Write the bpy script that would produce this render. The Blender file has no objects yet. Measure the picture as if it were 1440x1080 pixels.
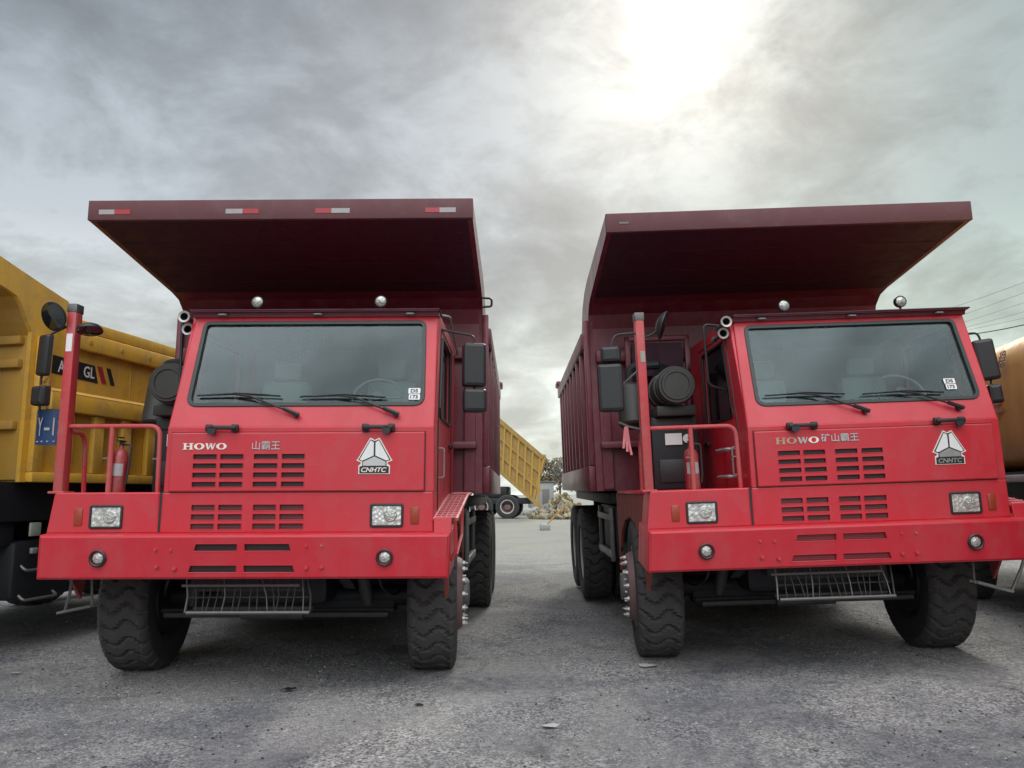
import bpy, bmesh, math, random
from mathutils import Vector, Matrix, Euler
from mathutils.geometry import tessellate_polygon
R = math.radians
rnd = random.Random(7)
scene = bpy.context.scene
COL = scene.collection

# ---------------------------------------------------------------- materials
def nt(name):
    m = bpy.data.materials.new(name); m.use_nodes = True
    t = m.node_tree; b = t.nodes['Principled BSDF']
    return m, t, b
def N(t, typ, **kw):
    n = t.nodes.new(typ)
    for k, v in kw.items():
        if k.startswith('i_'):
            n.inputs[k[2:].replace('_', ' ')].default_value = v
        else: setattr(n, k, v)
    return n
def L(t, a, b): t.links.new(a, b)
def noise(t, vec, scale, detail=5, rough=.6, dist=0):
    n = N(t, 'ShaderNodeTexNoise'); n.inputs['Scale'].default_value = scale
    n.inputs['Detail'].default_value = detail; n.inputs['Roughness'].default_value = rough
    n.inputs['Distortion'].default_value = dist
    if vec is not None: L(t, vec, n.inputs['Vector'])
    return n.outputs['Fac']
def ramp(t, fac, stops):
    r = N(t, 'ShaderNodeValToRGB'); L(t, fac, r.inputs['Fac'])
    e = r.color_ramp.elements
    while len(e) < len(stops): e.new(.5)
    for k, (p, c) in enumerate(stops):
        e[k].position = p; e[k].color = (c if len(c) == 4 else (*c, 1)) if isinstance(c, tuple) else (c, c, c, 1)
    return r.outputs['Color']
def mixc(t, fac, a, b, mode='MIX'):
    n = N(t, 'ShaderNodeMix', data_type='RGBA', blend_type=mode)
    for s, v in ((0, fac), (6, a), (7, b)):
        if isinstance(v, bpy.types.NodeSocket): L(t, v, n.inputs[s])
        else: n.inputs[s].default_value = v if s == 0 else (*v, 1)
    return n.outputs[2]
def mth(t, op, a, b=None, c=None):
    n = N(t, 'ShaderNodeMath', operation=op)
    for k, v in enumerate((a, b, c)):
        if v is None: continue
        if isinstance(v, bpy.types.NodeSocket): L(t, v, n.inputs[k])
        else: n.inputs[k].default_value = v
    return n.outputs[0]
def coord(t, scale=(1, 1, 1)):
    tc = N(t, 'ShaderNodeTexCoord'); mp = N(t, 'ShaderNodeMapping')
    mp.inputs['Scale'].default_value = scale
    L(t, tc.outputs['Object'], mp.inputs['Vector']); return mp.outputs['Vector']
def bump(t, b, h, strength, dist=.01):
    n = N(t, 'ShaderNodeBump'); n.inputs['Strength'].default_value = strength; n.inputs['Distance'].default_value = dist
    L(t, h, n.inputs['Height']); L(t, n.outputs['Normal'], b.inputs['Normal'])

def paint(name, col, rough=.38, dirt=.25, dirtcol=(.22, .17, .14), coat=.3, wav=.12, var=.12):
    m, t, b = nt(name)
    v = coord(t)
    n1 = noise(t, v, 1.7, 6, .6); n2 = noise(t, coord(t, (3.2, 3.2, .8)), 1.6, 6, .6); n3 = noise(t, v, 38, 4, .7)
    c = mixc(t, mth(t, 'MULTIPLY', n1, var * 2), col, tuple(x * .62 for x in col))
    d = ramp(t, mth(t, 'MULTIPLY', n2, mth(t, 'ADD', mth(t, 'MULTIPLY', n3, .6), .6)), [(.38, 0.0), (.72, 1.0)])
    c = mixc(t, mth(t, 'MULTIPLY', d, dirt), c, dirtcol)
    sc = ramp(t, noise(t, coord(t, (1.2, 1.2, 46)), 2.4, 4, .7, .4), [(.66, 0.0), (.70, 1.0)]); sm_ = ramp(t, noise(t, v, 1.3, 3, .5), [(.5, 0.0), (.62, 1.0)])
    c = mixc(t, mth(t, 'MULTIPLY', mth(t, 'MULTIPLY', sc, sm_), dirt * .9), c, tuple(min(.6, x * .8 + .12) for x in col))
    pf = ramp(t, noise(t, v, 4.5, 7, .72, .8), [(.50, 0.0), (.75, 1.0)])
    c = mixc(t, mth(t, 'MULTIPLY', pf, dirt * 1.1), c, dirtcol)
    sp = ramp(t, noise(t, v, 60, 3, .6), [(.66, 0.0), (.70, 1.0)])
    c = mixc(t, mth(t, 'MULTIPLY', sp, dirt * .9), c, tuple(x * .7 for x in dirtcol))
    L(t, c, b.inputs['Base Color'])
    L(t, mth(t, 'ADD', mth(t, 'MULTIPLY', d, .3), mth(t, 'ADD', mth(t, 'MULTIPLY', n1, .18), rough - .09)), b.inputs['Roughness'])
    b.inputs['Coat Weight'].default_value = coat; b.inputs['Coat Roughness'].default_value = .25
    bump(t, b, noise(t, v, 2.6, 3, .5), wav, .02)
    return m
def plain(name, col, rough=.6, metal=0, var=.35, scale=14, bmp=.15, spec=.5):
    m, t, b = nt(name); v = coord(t)
    n1 = noise(t, v, scale, 6, .65)
    c = mixc(t, n1, tuple(x * (1 - var) for x in col), tuple(min(1, x * (1 + var)) for x in col))
    L(t, c, b.inputs['Base Color']); b.inputs['Roughness'].default_value = rough; b.inputs['Metallic'].default_value = metal
    b.inputs['Specular IOR Level'].default_value = spec
    if bmp: bump(t, b, noise(t, v, scale * 4, 4, .6), bmp, .004)
    return m
def mesh_mat(name, hole, bar, pitch):
    m, t, b = nt(name); v = coord(t, (1 / pitch,) * 3)
    vo = N(t, 'ShaderNodeTexVoronoi', feature='F1'); vo.inputs['Scale'].default_value = 1; vo.inputs['Randomness'].default_value = 0
    # hex-ish: shear coordinates
    sx = N(t, 'ShaderNodeSeparateXYZ'); L(t, v, sx.inputs[0]); cb = N(t, 'ShaderNodeCombineXYZ')
    row = mth(t, 'FLOOR', sx.outputs['Z']); odd = mth(t, 'MULTIPLY', mth(t, 'MODULO', row, 2.0), .5)
    L(t, mth(t, 'ADD', sx.outputs['X'], odd), cb.inputs['X']); L(t, sx.outputs['Z'], cb.inputs['Z'])
    L(t, cb.outputs[0], vo.inputs['Vector'])
    # distance to the cell centre in x,z
    fx = mth(t, 'SUBTRACT', mth(t, 'FRACT', mth(t, 'ADD', sx.outputs['X'], odd)), .5); fz = mth(t, 'SUBTRACT', mth(t, 'FRACT', sx.outputs['Z']), .5)
    dd = mth(t, 'SQRT', mth(t, 'ADD', mth(t, 'MULTIPLY', fx, fx), mth(t, 'MULTIPLY', fz, fz)))
    k = ramp(t, dd, [(.30, 0.0), (.40, 1.0)])
    big = noise(t, coord(t), 6, 3, .6)
    bar2 = mixc(t, big, tuple(x * .45 for x in bar), bar)
    L(t, mixc(t, k, hole, bar2), b.inputs['Base Color']); b.inputs['Roughness'].default_value = .6
    return m

M = {}
M['red'] = paint('red_cab_paint', (.55, .016, .032), .42, .26, (.36, .10, .105), .25, .2)
M['red_edge'] = paint('red_rail_paint', (.50, .035, .045), .48, .42, (.33, .24, .2), .1)
M['maroon'] = paint('maroon_body_paint', (.17, .014, .032), .42, .35, (.22, .12, .12), .25, .6)
M['fender'] = paint('muddy_fender_paint', (.26, .045, .040), .6, .65, (.16, .10, .075), 0)
M['lip'] = paint('dusty_lip_paint', (.13, .040, .046), .62, .3, (.15, .10, .095), .0)
M['under'] = paint('shade_dark_maroon', (.055, .010, .026), .62, .4, (.045, .018, .034), .0)  # maroon copy darkened; the canopy's shade is put into the colour
M['yellow'] = paint('yellow_body_paint', (.74, .42, .045), .5, .62, (.36, .23, .09), .1)
M['yellow_dk'] = paint('yellow_dark_paint', (.48, .27, .04), .55, .45, (.3, .2, .1), .0)  # darker yellow for the front wall, canopy underside and small fittings
M['orange'] = paint('orange_tank_paint', (.70, .34, .055), .5, .3, (.40, .26, .14), .1)
M['rubber'] = plain('tyre_rubber', (.026, .026, .027), .78, 0, .4, 9, .3)
M['tread'] = plain('dusty_tread_rubber', (.055, .052, .05), .85, 0, .35, 12, .35)
M['black'] = plain('black_plastic', (.018, .018, .02), .45, 0, .3, 20, .1)
M['gasket'] = plain('dark_rubber_gasket', (.012, .02, .018), .4, 0, .2, 20, 0)
M['frame'] = plain('dark_chassis_metal', (.008, .009, .012), .6, 0, .5, 6, .2)
M['steel'] = plain('worn_grey_steel', (.15, .145, .14), .5, .5, .4, 16, .2)
M['dk_steel'] = plain('grimy_dark_steel', (.05, .048, .046), .6, .3, .5, 14, .3)
M['galv'] = plain('pale_grey_steel', (.30, .31, .30), .5, .3, .35, 12, .2)
M['nut'] = plain('bright_worn_nut', (.42, .40, .38), .4, .4, .3, 20, .1)
M['rim'] = plain('greyed_rim_paint', (.17, .10, .10), .6, .1, .5, 12, .2)
M['rim_pale'] = plain('pale_rim_edge', (.50, .49, .46), .5, .1, .3, 12, .2)
M['filter'] = plain('grey_green_filter_metal', (.042, .042, .038), .5, .2, .3, 9, .1)
M['white'] = plain('white_sticker', (.75, .75, .74), .5, 0, .08, 20, 0)
M['silver'] = plain('silver_letter', (.55, .54, .53), .3, .6, .12, 30, 0)
M['cream'] = plain('cream_letter', (.80, .74, .66), .4, .1, .08, 30, 0)
M['faded'] = plain('faded_letter', (.46, .30, .22), .5, .1, .5, 40, 0)
M['redsign'] = plain('red_reflector', (.38, .03, .04), .3, 0, .15, 20, 0)
M['refl_white'] = plain('white_reflector', (.36, .33, .33), .3, 0, .15, 30, 0)
M['amber'] = plain('dull_amber_lens', (.30, .045, .02), .3, 0, .3, 30, .1)
M['blue'] = plain('blue_plate_paint', (.008, .035, .11), .35, 0, .5, 12, .1)
M['ext_red'] = paint('extinguisher_red', (.34, .018, .026), .4, .6, (.3, .2, .18), .4)
M['seat'] = plain('pale_seat_cover', (.24, .29, .29), .8, 0, .2, 8, .1)
M['dash'] = plain('dark_dashboard', (.05, .055, .06), .6, 0, .2, 8, .1)
M['inner'] = plain('cab_lining', (.085, .095, .105), .8, 0, .2, 4, 0)
M['mesh'] = mesh_mat('perforated_grille_mesh', (.005, .005, .006), (.055, .022, .022), .013)
M['mesh_mid'] = mesh_mat('perforated_worn_mesh', (.008, .006, .007), (.20, .045, .05), .014)
M['mesh_red'] = mesh_mat('perforated_red_mesh', (.02, .01, .01), (.42, .05, .06), .016)
M['chip'] = plain('grey_green_chip', (.30, .33, .26), .6)
M['pipe_pink'] = plain('faded_red_ribbon', (.55, .16, .17), .7)
M['paper'] = plain('paper_scrap', (.42, .42, .40), .8)
M['stone'] = plain('stone', (.25, .25, .25), .9, 0, .5, 9, .4)
M['stone_pale'] = plain('pale_stone', (.40, .39, .37), .9, 0, .3, 9, .4)
M['wire'] = plain('wire', (.05, .05, .055), .7)

def glass_mat(name, tint, refl, rough, haze, hcol):
    m, t, b = nt(name); out = t.nodes['Material Output']; t.nodes.remove(b)
    tr = N(t, 'ShaderNodeBsdfTransparent'); tr.inputs['Color'].default_value = (*tint, 1)
    gl = N(t, 'ShaderNodeBsdfGlossy'); gl.inputs['Roughness'].default_value = rough; gl.inputs['Color'].default_value = (.9, .95, 1, 1)
    df = N(t, 'ShaderNodeBsdfDiffuse'); df.inputs['Color'].default_value = (*hcol, 1)
    a = N(t, 'ShaderNodeMixShader'); fr = N(t, 'ShaderNodeFresnel'); fr.inputs['IOR'].default_value = 1.40
    L(t, mth(t, 'ADD', fr.outputs[0], refl), a.inputs[0]); L(t, tr.outputs[0], a.inputs[1]); L(t, gl.outputs[0], a.inputs[2])
    c = N(t, 'ShaderNodeMixShader')
    L(t, mth(t, 'MULTIPLY', noise(t, coord(t, (1, 1, 3)), 3, 5, .6), haze * 2), c.inputs[0])
    L(t, a.outputs[0], c.inputs[1]); L(t, df.outputs[0], c.inputs[2]); L(t, c.outputs[0], out.inputs['Surface'])
    return m
M['glass'] = glass_mat('windshield_glass', (.80, .90, .87), .0, .015, .018, (.26, .29, .31))
M['side_glass'] = glass_mat('side_window_glass', (.90, .97, .94), .04, .02, .02, (.2, .25, .25))
def lens_mat(name, refl, c0, c1, scale):
    m, t, b = nt(name); v = coord(t)
    vo = N(t, 'ShaderNodeTexVoronoi'); vo.inputs['Scale'].default_value = scale; L(t, v, vo.inputs['Vector'])
    L(t, mixc(t, vo.outputs['Distance'], c0, c1), b.inputs['Base Color'])
    b.inputs['Metallic'].default_value = refl; b.inputs['Roughness'].default_value = .18
    b.inputs['Coat Weight'].default_value = 1
    bump(t, b, vo.outputs['Distance'], .4, .012)
    return m
M['lens'] = lens_mat('clear_lamp_lens', .45, (.85, .85, .82), (.38, .38, .35), 34)
M['lens_ribs'] = lens_mat('ribbed_lamp_lens', .3, (.62, .62, .58), (.25, .25, .22), 60)
M['mirror'] = plain('mirror_glass', (.10, .11, .11), .08, .9, .1, 4, 0)

# ---------------------------------------------------------------- mesh builder
def lips(mb, holes, f, m, r=.0035):
    for h in holes:
        p = [f(q) for q in h]; mb.tube(p + p[:1], r, m, 5)
class MB:
    def __init__(s): s.v = []; s.f = []; s.m = []; s.mats = []
    def mi(s, m):
        if m not in s.mats: s.mats.append(m)
        return s.mats.index(m)
    def add(s, vs, fs, m, X=None):
        o = len(s.v); s.v += [tuple(X @ Vector(p)) if X else tuple(p) for p in vs]
        k = s.mi(m)
        for f in fs: s.f.append([o + i for i in f]); s.m.append(k)
        return s
    def build(s, name, parent=None, angle=32, loc=None, kind=None):
        me = bpy.data.meshes.new(name); me.from_pydata(s.v, [], s.f)
        for m in s.mats: me.materials.append(m)
        me.polygons.foreach_set('material_index', s.m)
        me.polygons.foreach_set('use_smooth', [True] * len(me.polygons))
        me.validate(); me.update(); me.set_sharp_from_angle(angle=R(angle))
        o = bpy.data.objects.new(name, me); COL.objects.link(o)
        if parent: o.parent = parent
        if loc: o.location = loc
        if kind: o['kind'] = kind
        return o
    # shapes
    def bm(s, b, m, X=None):
        b.verts.index_update()
        s.add([v.co[:] for v in b.verts], [[v.index for v in f.verts] for f in b.faces], m, X); b.free(); return s
    def box(s, a, b, m, bev=0, X=None, seg=2):
        bm = bmesh.new(); bmesh.ops.create_cube(bm, size=1)
        c = [(a[i] + b[i]) / 2 for i in range(3)]; d = [abs(b[i] - a[i]) for i in range(3)]
        for v in bm.verts: v.co = Vector([c[i] + v.co[i] * d[i] for i in range(3)])
        if bev: bmesh.ops.bevel(bm, geom=list(bm.edges), offset=min(bev, min(d) * .45), segments=seg, affect='EDGES', profile=.5)
        return s.bm(bm, m, X)
    def cyl(s, p0, p1, r0, m, r1=None, seg=20, cap=True, X=None):
        p0, p1 = Vector(p0), Vector(p1); r1 = r0 if r1 is None else r1
        d = (p1 - p0).normalized(); a = d.orthogonal().normalized(); b = d.cross(a)
        vs = []
        for p, r in ((p0, r0), (p1, r1)):
            for k in range(seg):
                t = 2 * math.pi * k / seg; vs.append(p + a * r * math.cos(t) + b * r * math.sin(t))
        fs = [[k, (k + 1) % seg, seg + (k + 1) % seg, seg + k] for k in range(seg)]
        if cap: fs += [list(range(seg))[::-1], list(range(seg, 2 * seg))]
        return s.add(vs, fs, m, X)
    def tube(s, pts, r, m, seg=8, X=None):
        pts = [Vector(p) for p in pts]; vs = []; fs = []; n = len(pts)
        prev = None
        for i, p in enumerate(pts):
            d = ((pts[min(i + 1, n - 1)] - p).normalized() + (p - pts[max(i - 1, 0)]).normalized()).normalized()
            if prev is None: a = d.orthogonal().normalized()
            else: a = (prev - d * prev.dot(d)).normalized()
            prev = a; b = d.cross(a)
            for k in range(seg):
                t = 2 * math.pi * k / seg; vs.append(p + (a * math.cos(t) + b * math.sin(t)) * r)
        for i in range(n - 1):
            for k in range(seg):
                fs.append([i * seg + k, i * seg + (k + 1) % seg, (i + 1) * seg + (k + 1) % seg, (i + 1) * seg + k])
        fs += [list(range(seg))[::-1], list(range((n - 1) * seg, n * seg))]
        return s.add(vs, fs, m, X)
    def lathe(s, prof, O, axis, m, seg=32, X=None, mat_fn=None):
        O, axis = Vector(O), Vector(axis).normalized(); a = axis.orthogonal().normalized(); b = axis.cross(a); vs = []; fs = []
        n = len(prof)
        for (r, h) in prof:
            for k in range(seg):
                t = 2 * math.pi * k / seg; vs.append(O + axis * h + (a * math.cos(t) + b * math.sin(t)) * r)
        for i in range(n - 1):
            for k in range(seg):
                fs.append([i * seg + k, i * seg + (k + 1) % seg, (i + 1) * seg + (k + 1) % seg, (i + 1) * seg + k])
        return s.add(vs, fs, m, X)
    def plate(s, outer, m, O=(0, 0, 0), U=(1, 0, 0), V=(0, 0, 1), th=.03, bev=0, holes=(), hd=None, X=None, back=True):
        """polygon outer (ccw in u,v) facing U x V, bevelled edge, with holes"""
        O, U, V = Vector(O), Vector(U).normalized(), Vector(V).normalized(); Nn = U.cross(V)
        P = lambda q, d: O + U * q[0] + V * q[1] - Nn * d
        ins = offset(outer, bev) if bev else outer
        hd = th if hd is None else hd
        loops = [[Vector((*q, 0)) for q in ins]] + [[Vector((*q, 0)) for q in h] for h in holes]
        tri = tessellate_polygon(loops)
        flat = [q for l in ([ins] + [list(h) for h in holes]) for q in l]
        vs = [P(q, 0) for q in flat]
        fs = []
        for f in tri:
            a, b, c = (flat[i] for i in f)
            ar = (b[0] - a[0]) * (c[1] - a[1]) - (c[0] - a[0]) * (b[1] - a[1])
            if abs(ar) < 1e-12: continue
            fs.append(list(f) if ar > 0 else list(f)[::-1])
        s.add(vs, fs, m, X)
        n = len(outer)
        rings = [(ins, 0)]
        if bev: rings += [(offset(outer, bev * .29), bev * .29), (outer, bev)]
        rings += [(outer, th)]
        for (r0, d0), (r1, d1) in zip(rings, rings[1:]):
            s.add([P(q, d0) for q in r0] + [P(q, d1) for q in r1], [[n + k, n + (k + 1) % n, (k + 1) % n, k] for k in range(n)], m, X)
        if back and not holes: s.add([P(q, th) for q in outer], [list(range(n))[::-1]], m, X)
        for h in holes:
            k_ = len(h)
            s.add([P(q, 0) for q in h] + [P(q, hd) for q in h], [[k, (k + 1) % k_, k_ + (k + 1) % k_, k_ + k] for k in range(k_)], m, X)
        return s
def offset(poly, d):
    n = len(poly); out = []
    for i in range(n):
        p0, p1, p2 = Vector(poly[i - 1]), Vector(poly[i]), Vector(poly[(i + 1) % n])
        e0, e1 = (p1 - p0), (p2 - p1)
        e0.normalize(); e1.normalize()
        n0, n1 = Vector((-e0.y, e0.x)), Vector((-e1.y, e1.x))
        b = (n0 + n1)
        if b.length < 1e-6: b = n0
        b.normalize(); c = max(.35, b.dot(n0))
        out.append(tuple(p1 + b * (d / c)))
    return out
def rrect(x0, z0, x1, z1, r=.02, seg=3):
    return rpoly([(x0, z0), (x1, z0), (x1, z1), (x0, z1)], r, seg)
def rpoly(pts, r, seg=4):
    out = []; n = len(pts)
    for i in range(n):
        p0, p1, p2 = Vector(pts[i - 1]), Vector(pts[i]), Vector(pts[(i + 1) % n])
        rr = r[i] if isinstance(r, (list, tuple)) else r
        if rr <= 0: out.append(tuple(p1)); continue
        a = (p0 - p1).normalized(); b = (p2 - p1).normalized()
        ang = a.angle(b); t = min(rr / math.tan(ang / 2), (p0 - p1).length * .49, (p2 - p1).length * .49)
        A, B = p1 + a * t, p1 + b * t
        for k in range(seg + 1):
            f = k / seg
            out.append(tuple((1 - f) ** 2 * A + 2 * f * (1 - f) * p1 + f * f * B))
    return out
def rpath(pts, r, seg=5):
    pts = [Vector(p) for p in pts]; out = [pts[0]]
    for i in range(1, len(pts) - 1):
        p = pts[i]; a = (pts[i - 1] - p); b = (pts[i + 1] - p)
        t = min(r, a.length * .49, b.length * .49); A = p + a.normalized() * t; B = p + b.normalized() * t
        for k in range(seg + 1):
            f = k / seg; out.append((1 - f) ** 2 * A + 2 * f * (1 - f) * p + f * f * B)
    return out + [pts[-1]]
def circ(cx, cz, r, seg=20): return [(cx + r * math.cos(2 * math.pi * k / seg), cz + r * math.sin(2 * math.pi * k / seg)) for k in range(seg)]
def text_into(mb, body, m, O, U, V, size, width=None, ext=.004, shear=0, bold=0, center=True):
    c = bpy.data.curves.new('lettering', 'FONT'); c.body = body; c.size = 1; c.extrude = 0; c.shear = shear; c.offset = bold
    c.resolution_u = 3
    o = bpy.data.objects.new('lettering', c); COL.objects.link(o)
    dg = bpy.context.evaluated_depsgraph_get(); ev = o.evaluated_get(dg); me = ev.to_mesh()
    vs = [v.co.copy() for v in me.vertices]; fs = [list(p.vertices) for p in me.polygons]
    ev.to_mesh_clear(); bpy.data.objects.remove(o); bpy.data.curves.remove(c)
    if not vs: return
    x0, x1 = min(v.x for v in vs), max(v.x for v in vs); y0, y1 = min(v.y for v in vs), max(v.y for v in vs)
    sy = size / (y1 - y0); sx = (width / (x1 - x0)) if width else sy
    O, U, V = Vector(O), Vector(U).normalized(), Vector(V).normalized(); Nn = U.cross(V)
    P = lambda v, d: O + U * ((v.x - (x0 + x1) / 2) * sx) + V * ((v.y - (y0 + y1) / 2) * sy) + Nn * d
    n = len(vs)
    # boundary edges for the side walls
    ed = {}
    for f in fs:
        for a, b in zip(f, f[1:] + f[:1]): ed[(a, b)] = ed.get((a, b), 0) + 1
    bd = [(a, b) for (a, b) in ed if (b, a) not in ed]
    # orient outward
    f = fs[0]; a, b, cc = vs[f[0]], vs[f[1]], vs[f[2]]
    mb.add([P(v, ext) for v in vs], fs, m)
    mb.add([P(v, ext) for v in vs] + [P(v, 0) for v in vs], [[n + a, n + b, b, a] for a, b in bd], m)

def empty(name, loc=(0, 0, 0), rot=(0, 0, 0), parent=None):
    o = bpy.data.objects.new(name, None); COL.objects.link(o); o.location = loc; o.rotation_euler = rot; o.empty_display_size = .2
    if parent: o.parent = parent
    return o
def tag(o, label, cat, group=None, kind=None):
    o['label'] = label; o['category'] = cat
    if group: o['group'] = group
    if kind: o['kind'] = kind
    return o

# ---------------------------------------------------------------- camera
F, PITCH, ROLL, EYE = 1061.65, R(8.297), R(-.4124), 1.6
c_, s_ = math.cos(PITCH), math.sin(PITCH)
fw = Vector((0, c_, s_)); up = Vector((0, -s_, c_)); ri = Vector((1, 0, 0))
ri2 = ri * math.cos(ROLL) + up * math.sin(ROLL); up2 = -ri * math.sin(ROLL) + up * math.cos(ROLL)
cam = bpy.data.cameras.new('camera'); co = bpy.data.objects.new('camera', cam); COL.objects.link(co)
mw = Matrix.Identity(4)
for i in range(3): mw[i][0] = ri2[i]; mw[i][1] = up2[i]; mw[i][2] = -fw[i]
mw.translation = Vector((0, 0, EYE)); co.matrix_world = mw
cam.sensor_width = 36; cam.lens = 36 * F / 1440; cam.clip_end = 3000; cam.clip_start = .05
scene.camera = co
def ray(u, v): return (fw + ri2 * ((u - 720) / F) - up2 * ((v - 540) / F))

# ---------------------------------------------------------------- ground height
def sst(x, a, b):
    t = max(0, min(1, (x - a) / (b - a))); return t * t * (3 - 2 * t)
def gz(x, y):
    w = sst(x, .7, 2.4)
    xx = min(x, 9); yy = max(2, min(y, 16))
    z = w * ((max(xx, 1.0) - 1.82) * .0274 + .0087 * (yy - 6.46))
    return z * (1 - sst(y, 16, 40)) * (1 - sst(x, 12, 30))

# ================================================================ wheel (axis x, outer side +x)
def tyre_mb(Rt=.68, W=.42):
    mb = MB(); seg = 288; prof = []
    # profile from inner bead over tread to outer bead: (radius, x, kind)
    hw = W / 2
    pr = [(.36, -hw * .70, 0), (.42, -hw * .98, 0), (.52, -hw * 1.06, 0), (Rt - .075, -hw * 1.02, 0), (Rt - .03, -hw * .94, 1), (Rt - .008, -hw * .84, 1)]
    for k in range(13): pr.append((Rt, -hw * .78 + hw * 1.56 * k / 12, 2))
    pr += [(Rt - .008, hw * .84, 1), (Rt - .03, hw * .94, 1), (Rt - .075, hw * 1.02, 0), (.52, hw * 1.06, 0), (.42, hw * .98, 0), (.36, hw * .70, 0)]
    n = len(pr); vs = []
    for (r, x, k) in pr:
        for a in range(seg):
            t = 2 * math.pi * a / seg
            rr = r
            if k:
                u = x / hw
                ph = (a / seg * 28 + .30 * math.sin(u * 5.2)) % 1
                if ph < .20: rr -= .030
                elif k == 2 and abs(math.sin(u * 2.6)) > .93 and ph > .5: rr -= .010
                if k == 1 and ph > .8: rr += .004
            vs.append((x, rr * math.cos(t), rr * math.sin(t)))
    fs = []; fs2 = []
    for i in range(n - 1):
        for a in range(seg):
            f = [i * seg + a, (i + 1) * seg + a, (i + 1) * seg + (a + 1) % seg, i * seg + (a + 1) % seg]
            (fs2 if pr[i][2] or pr[i + 1][2] else fs).append(f)
    mb.add(vs, fs, M['rubber']); o = len(mb.v)
    k = mb.mi(M['tread'])
    for f in fs2: mb.f.append(f); mb.m.append(k)
    return mb
def rim_front():
    mb = MB()
    mb.lathe([(.36, -.15), (.37, .17), (.395, .18), (.40, .205), (.37, .21), (.352, .20), (.345, .205), (.335, .235), (.318, .262), (.312, .27), (.25, .27), (.235, .255), (.22, .22), (.16, .20)], (0, 0, 0), (1, 0, 0), M['rim'], 48)
    mb.lathe([(.365, -.16), (.34, -.20), (.15, -.22), (0, -.22)], (0, 0, 0), (1, 0, 0), M['frame'], 32)
    return mb
def hub_front():
    mb = MB(); HX = Matrix.Translation((-.078, 0, 0))
    mb.lathe([(.19, .26), (.185, .33), (.165, .36), (.135, .365), (.125, .40), (.11, .415), (.0, .42)], (0, 0, 0), (1, 0, 0), M['steel'], 40, HX)
    mb.lathe([(.305, .349), (.262, .352), (.255, .349)], (0, 0, 0), (1, 0, 0), M['steel'], 40, HX)
    for k in range(14):
        t = 2 * math.pi * k / 14; y, z = .284 * math.cos(t), .284 * math.sin(t)
        mb.cyl((.345, y, z), (.372, y, z), .024, M['nut'], .021, seg=6, X=HX); mb.cyl((.37, y, z), (.398, y, z), .011, M['nut'], seg=7, X=HX)
    for k in range(8):
        t = 2 * math.pi * (k + .5) / 8; y, z = .155 * math.cos(t), .155 * math.sin(t)
        mb.cyl((.35, y, z), (.382, y, z), .013, M['nut'], seg=6, X=HX)
    return mb
def rim_rear():
    mb = MB()
    mb.lathe([(.36, -.15), (.36, .15), (.40, .17), (.40, .185), (.365, .185), (.345, .16)], (0, 0, 0), (1, 0, 0), M['rim_pale'], 48)
    mb.lathe([(.365, -.15), (.30, -.2), (.0, -.2)], (0, 0, 0), (1, 0, 0), M['frame'], 32)
    mb.lathe([(.345, .16), (.33, -.06), (.25, -.08), (.2, -.06), (.19, .06), (.0, .08)], (0, 0, 0), (1, 0, 0), M['rim'], 40)
    for k in range(10):
        t = 2 * math.pi * k / 10; mb.cyl((-.08, .25 * math.cos(t), .25 * math.sin(t)), (-.02, .25 * math.cos(t), .25 * math.sin(t)), .022, M['steel'], seg=6)
    return mb
WD = {}
def wheel(root, x, y, z, side, front=True, roll=0.0, scale=1, key=''):
    """empty wheel with tyre, rim, hub; side=+1 outer face to +x"""
    w = empty('wheel', (x, y, z), (roll, 0, 0 if side > 0 else math.pi), root)
    w.scale = (scale,) * 3
    def child(name, fn):
        if name + key not in WD:
            o = fn().build(name, w); WD[name + key] = o.data
        else:
            o = bpy.data.objects.new(name, WD[name + key]); COL.objects.link(o); o.parent = w
        return o
    child('tyre', tyre_mb)
    if front:
        if 'rf' not in WD: WD['rf'] = rim_front().build('rim', w).data
        else:
            o = bpy.data.objects.new('rim', WD['rf']); COL.objects.link(o); o.parent = w
        if 'hf' not in WD: WD['hf'] = hub_front().build('hub', w).data
        else:
            o = bpy.data.objects.new('hub', WD['hf']); COL.objects.link(o); o.parent = w
    else:
        if 'rr' not in WD: WD['rr'] = rim_rear().build('rim', w).data
        else:
            o = bpy.data.objects.new('rim', WD['rr']); COL.objects.link(o); o.parent = w
    return w

# ================================================================ small shared shapes
def slots(cols, z0, z1, rows, gap, r=.006):
    out = []; h = (z1 - z0 - gap * (rows - 1)) / rows
    for k in range(rows):
        for (a, b) in cols: out.append(rrect(a, z0 + k * (h + gap), b, z0 + k * (h + gap) + h, r, 2))
    return out
def backing(mb, holes, O, U, V, d, m):
    O, U, V = Vector(O), Vector(U), Vector(V).normalized(); Nn = U.cross(V)
    for h in holes:
        xs = [q[0] for q in h]; zs = [q[1] for q in h]
        a, b, c, e = min(xs) - .006, max(xs) + .006, min(zs) - .006, max(zs) + .006
        mb.add([O + U * p + V * q - Nn * d for p, q in ((a, c), (b, c), (b, e), (a, e))], [[0, 1, 2, 3]], m)

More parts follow.
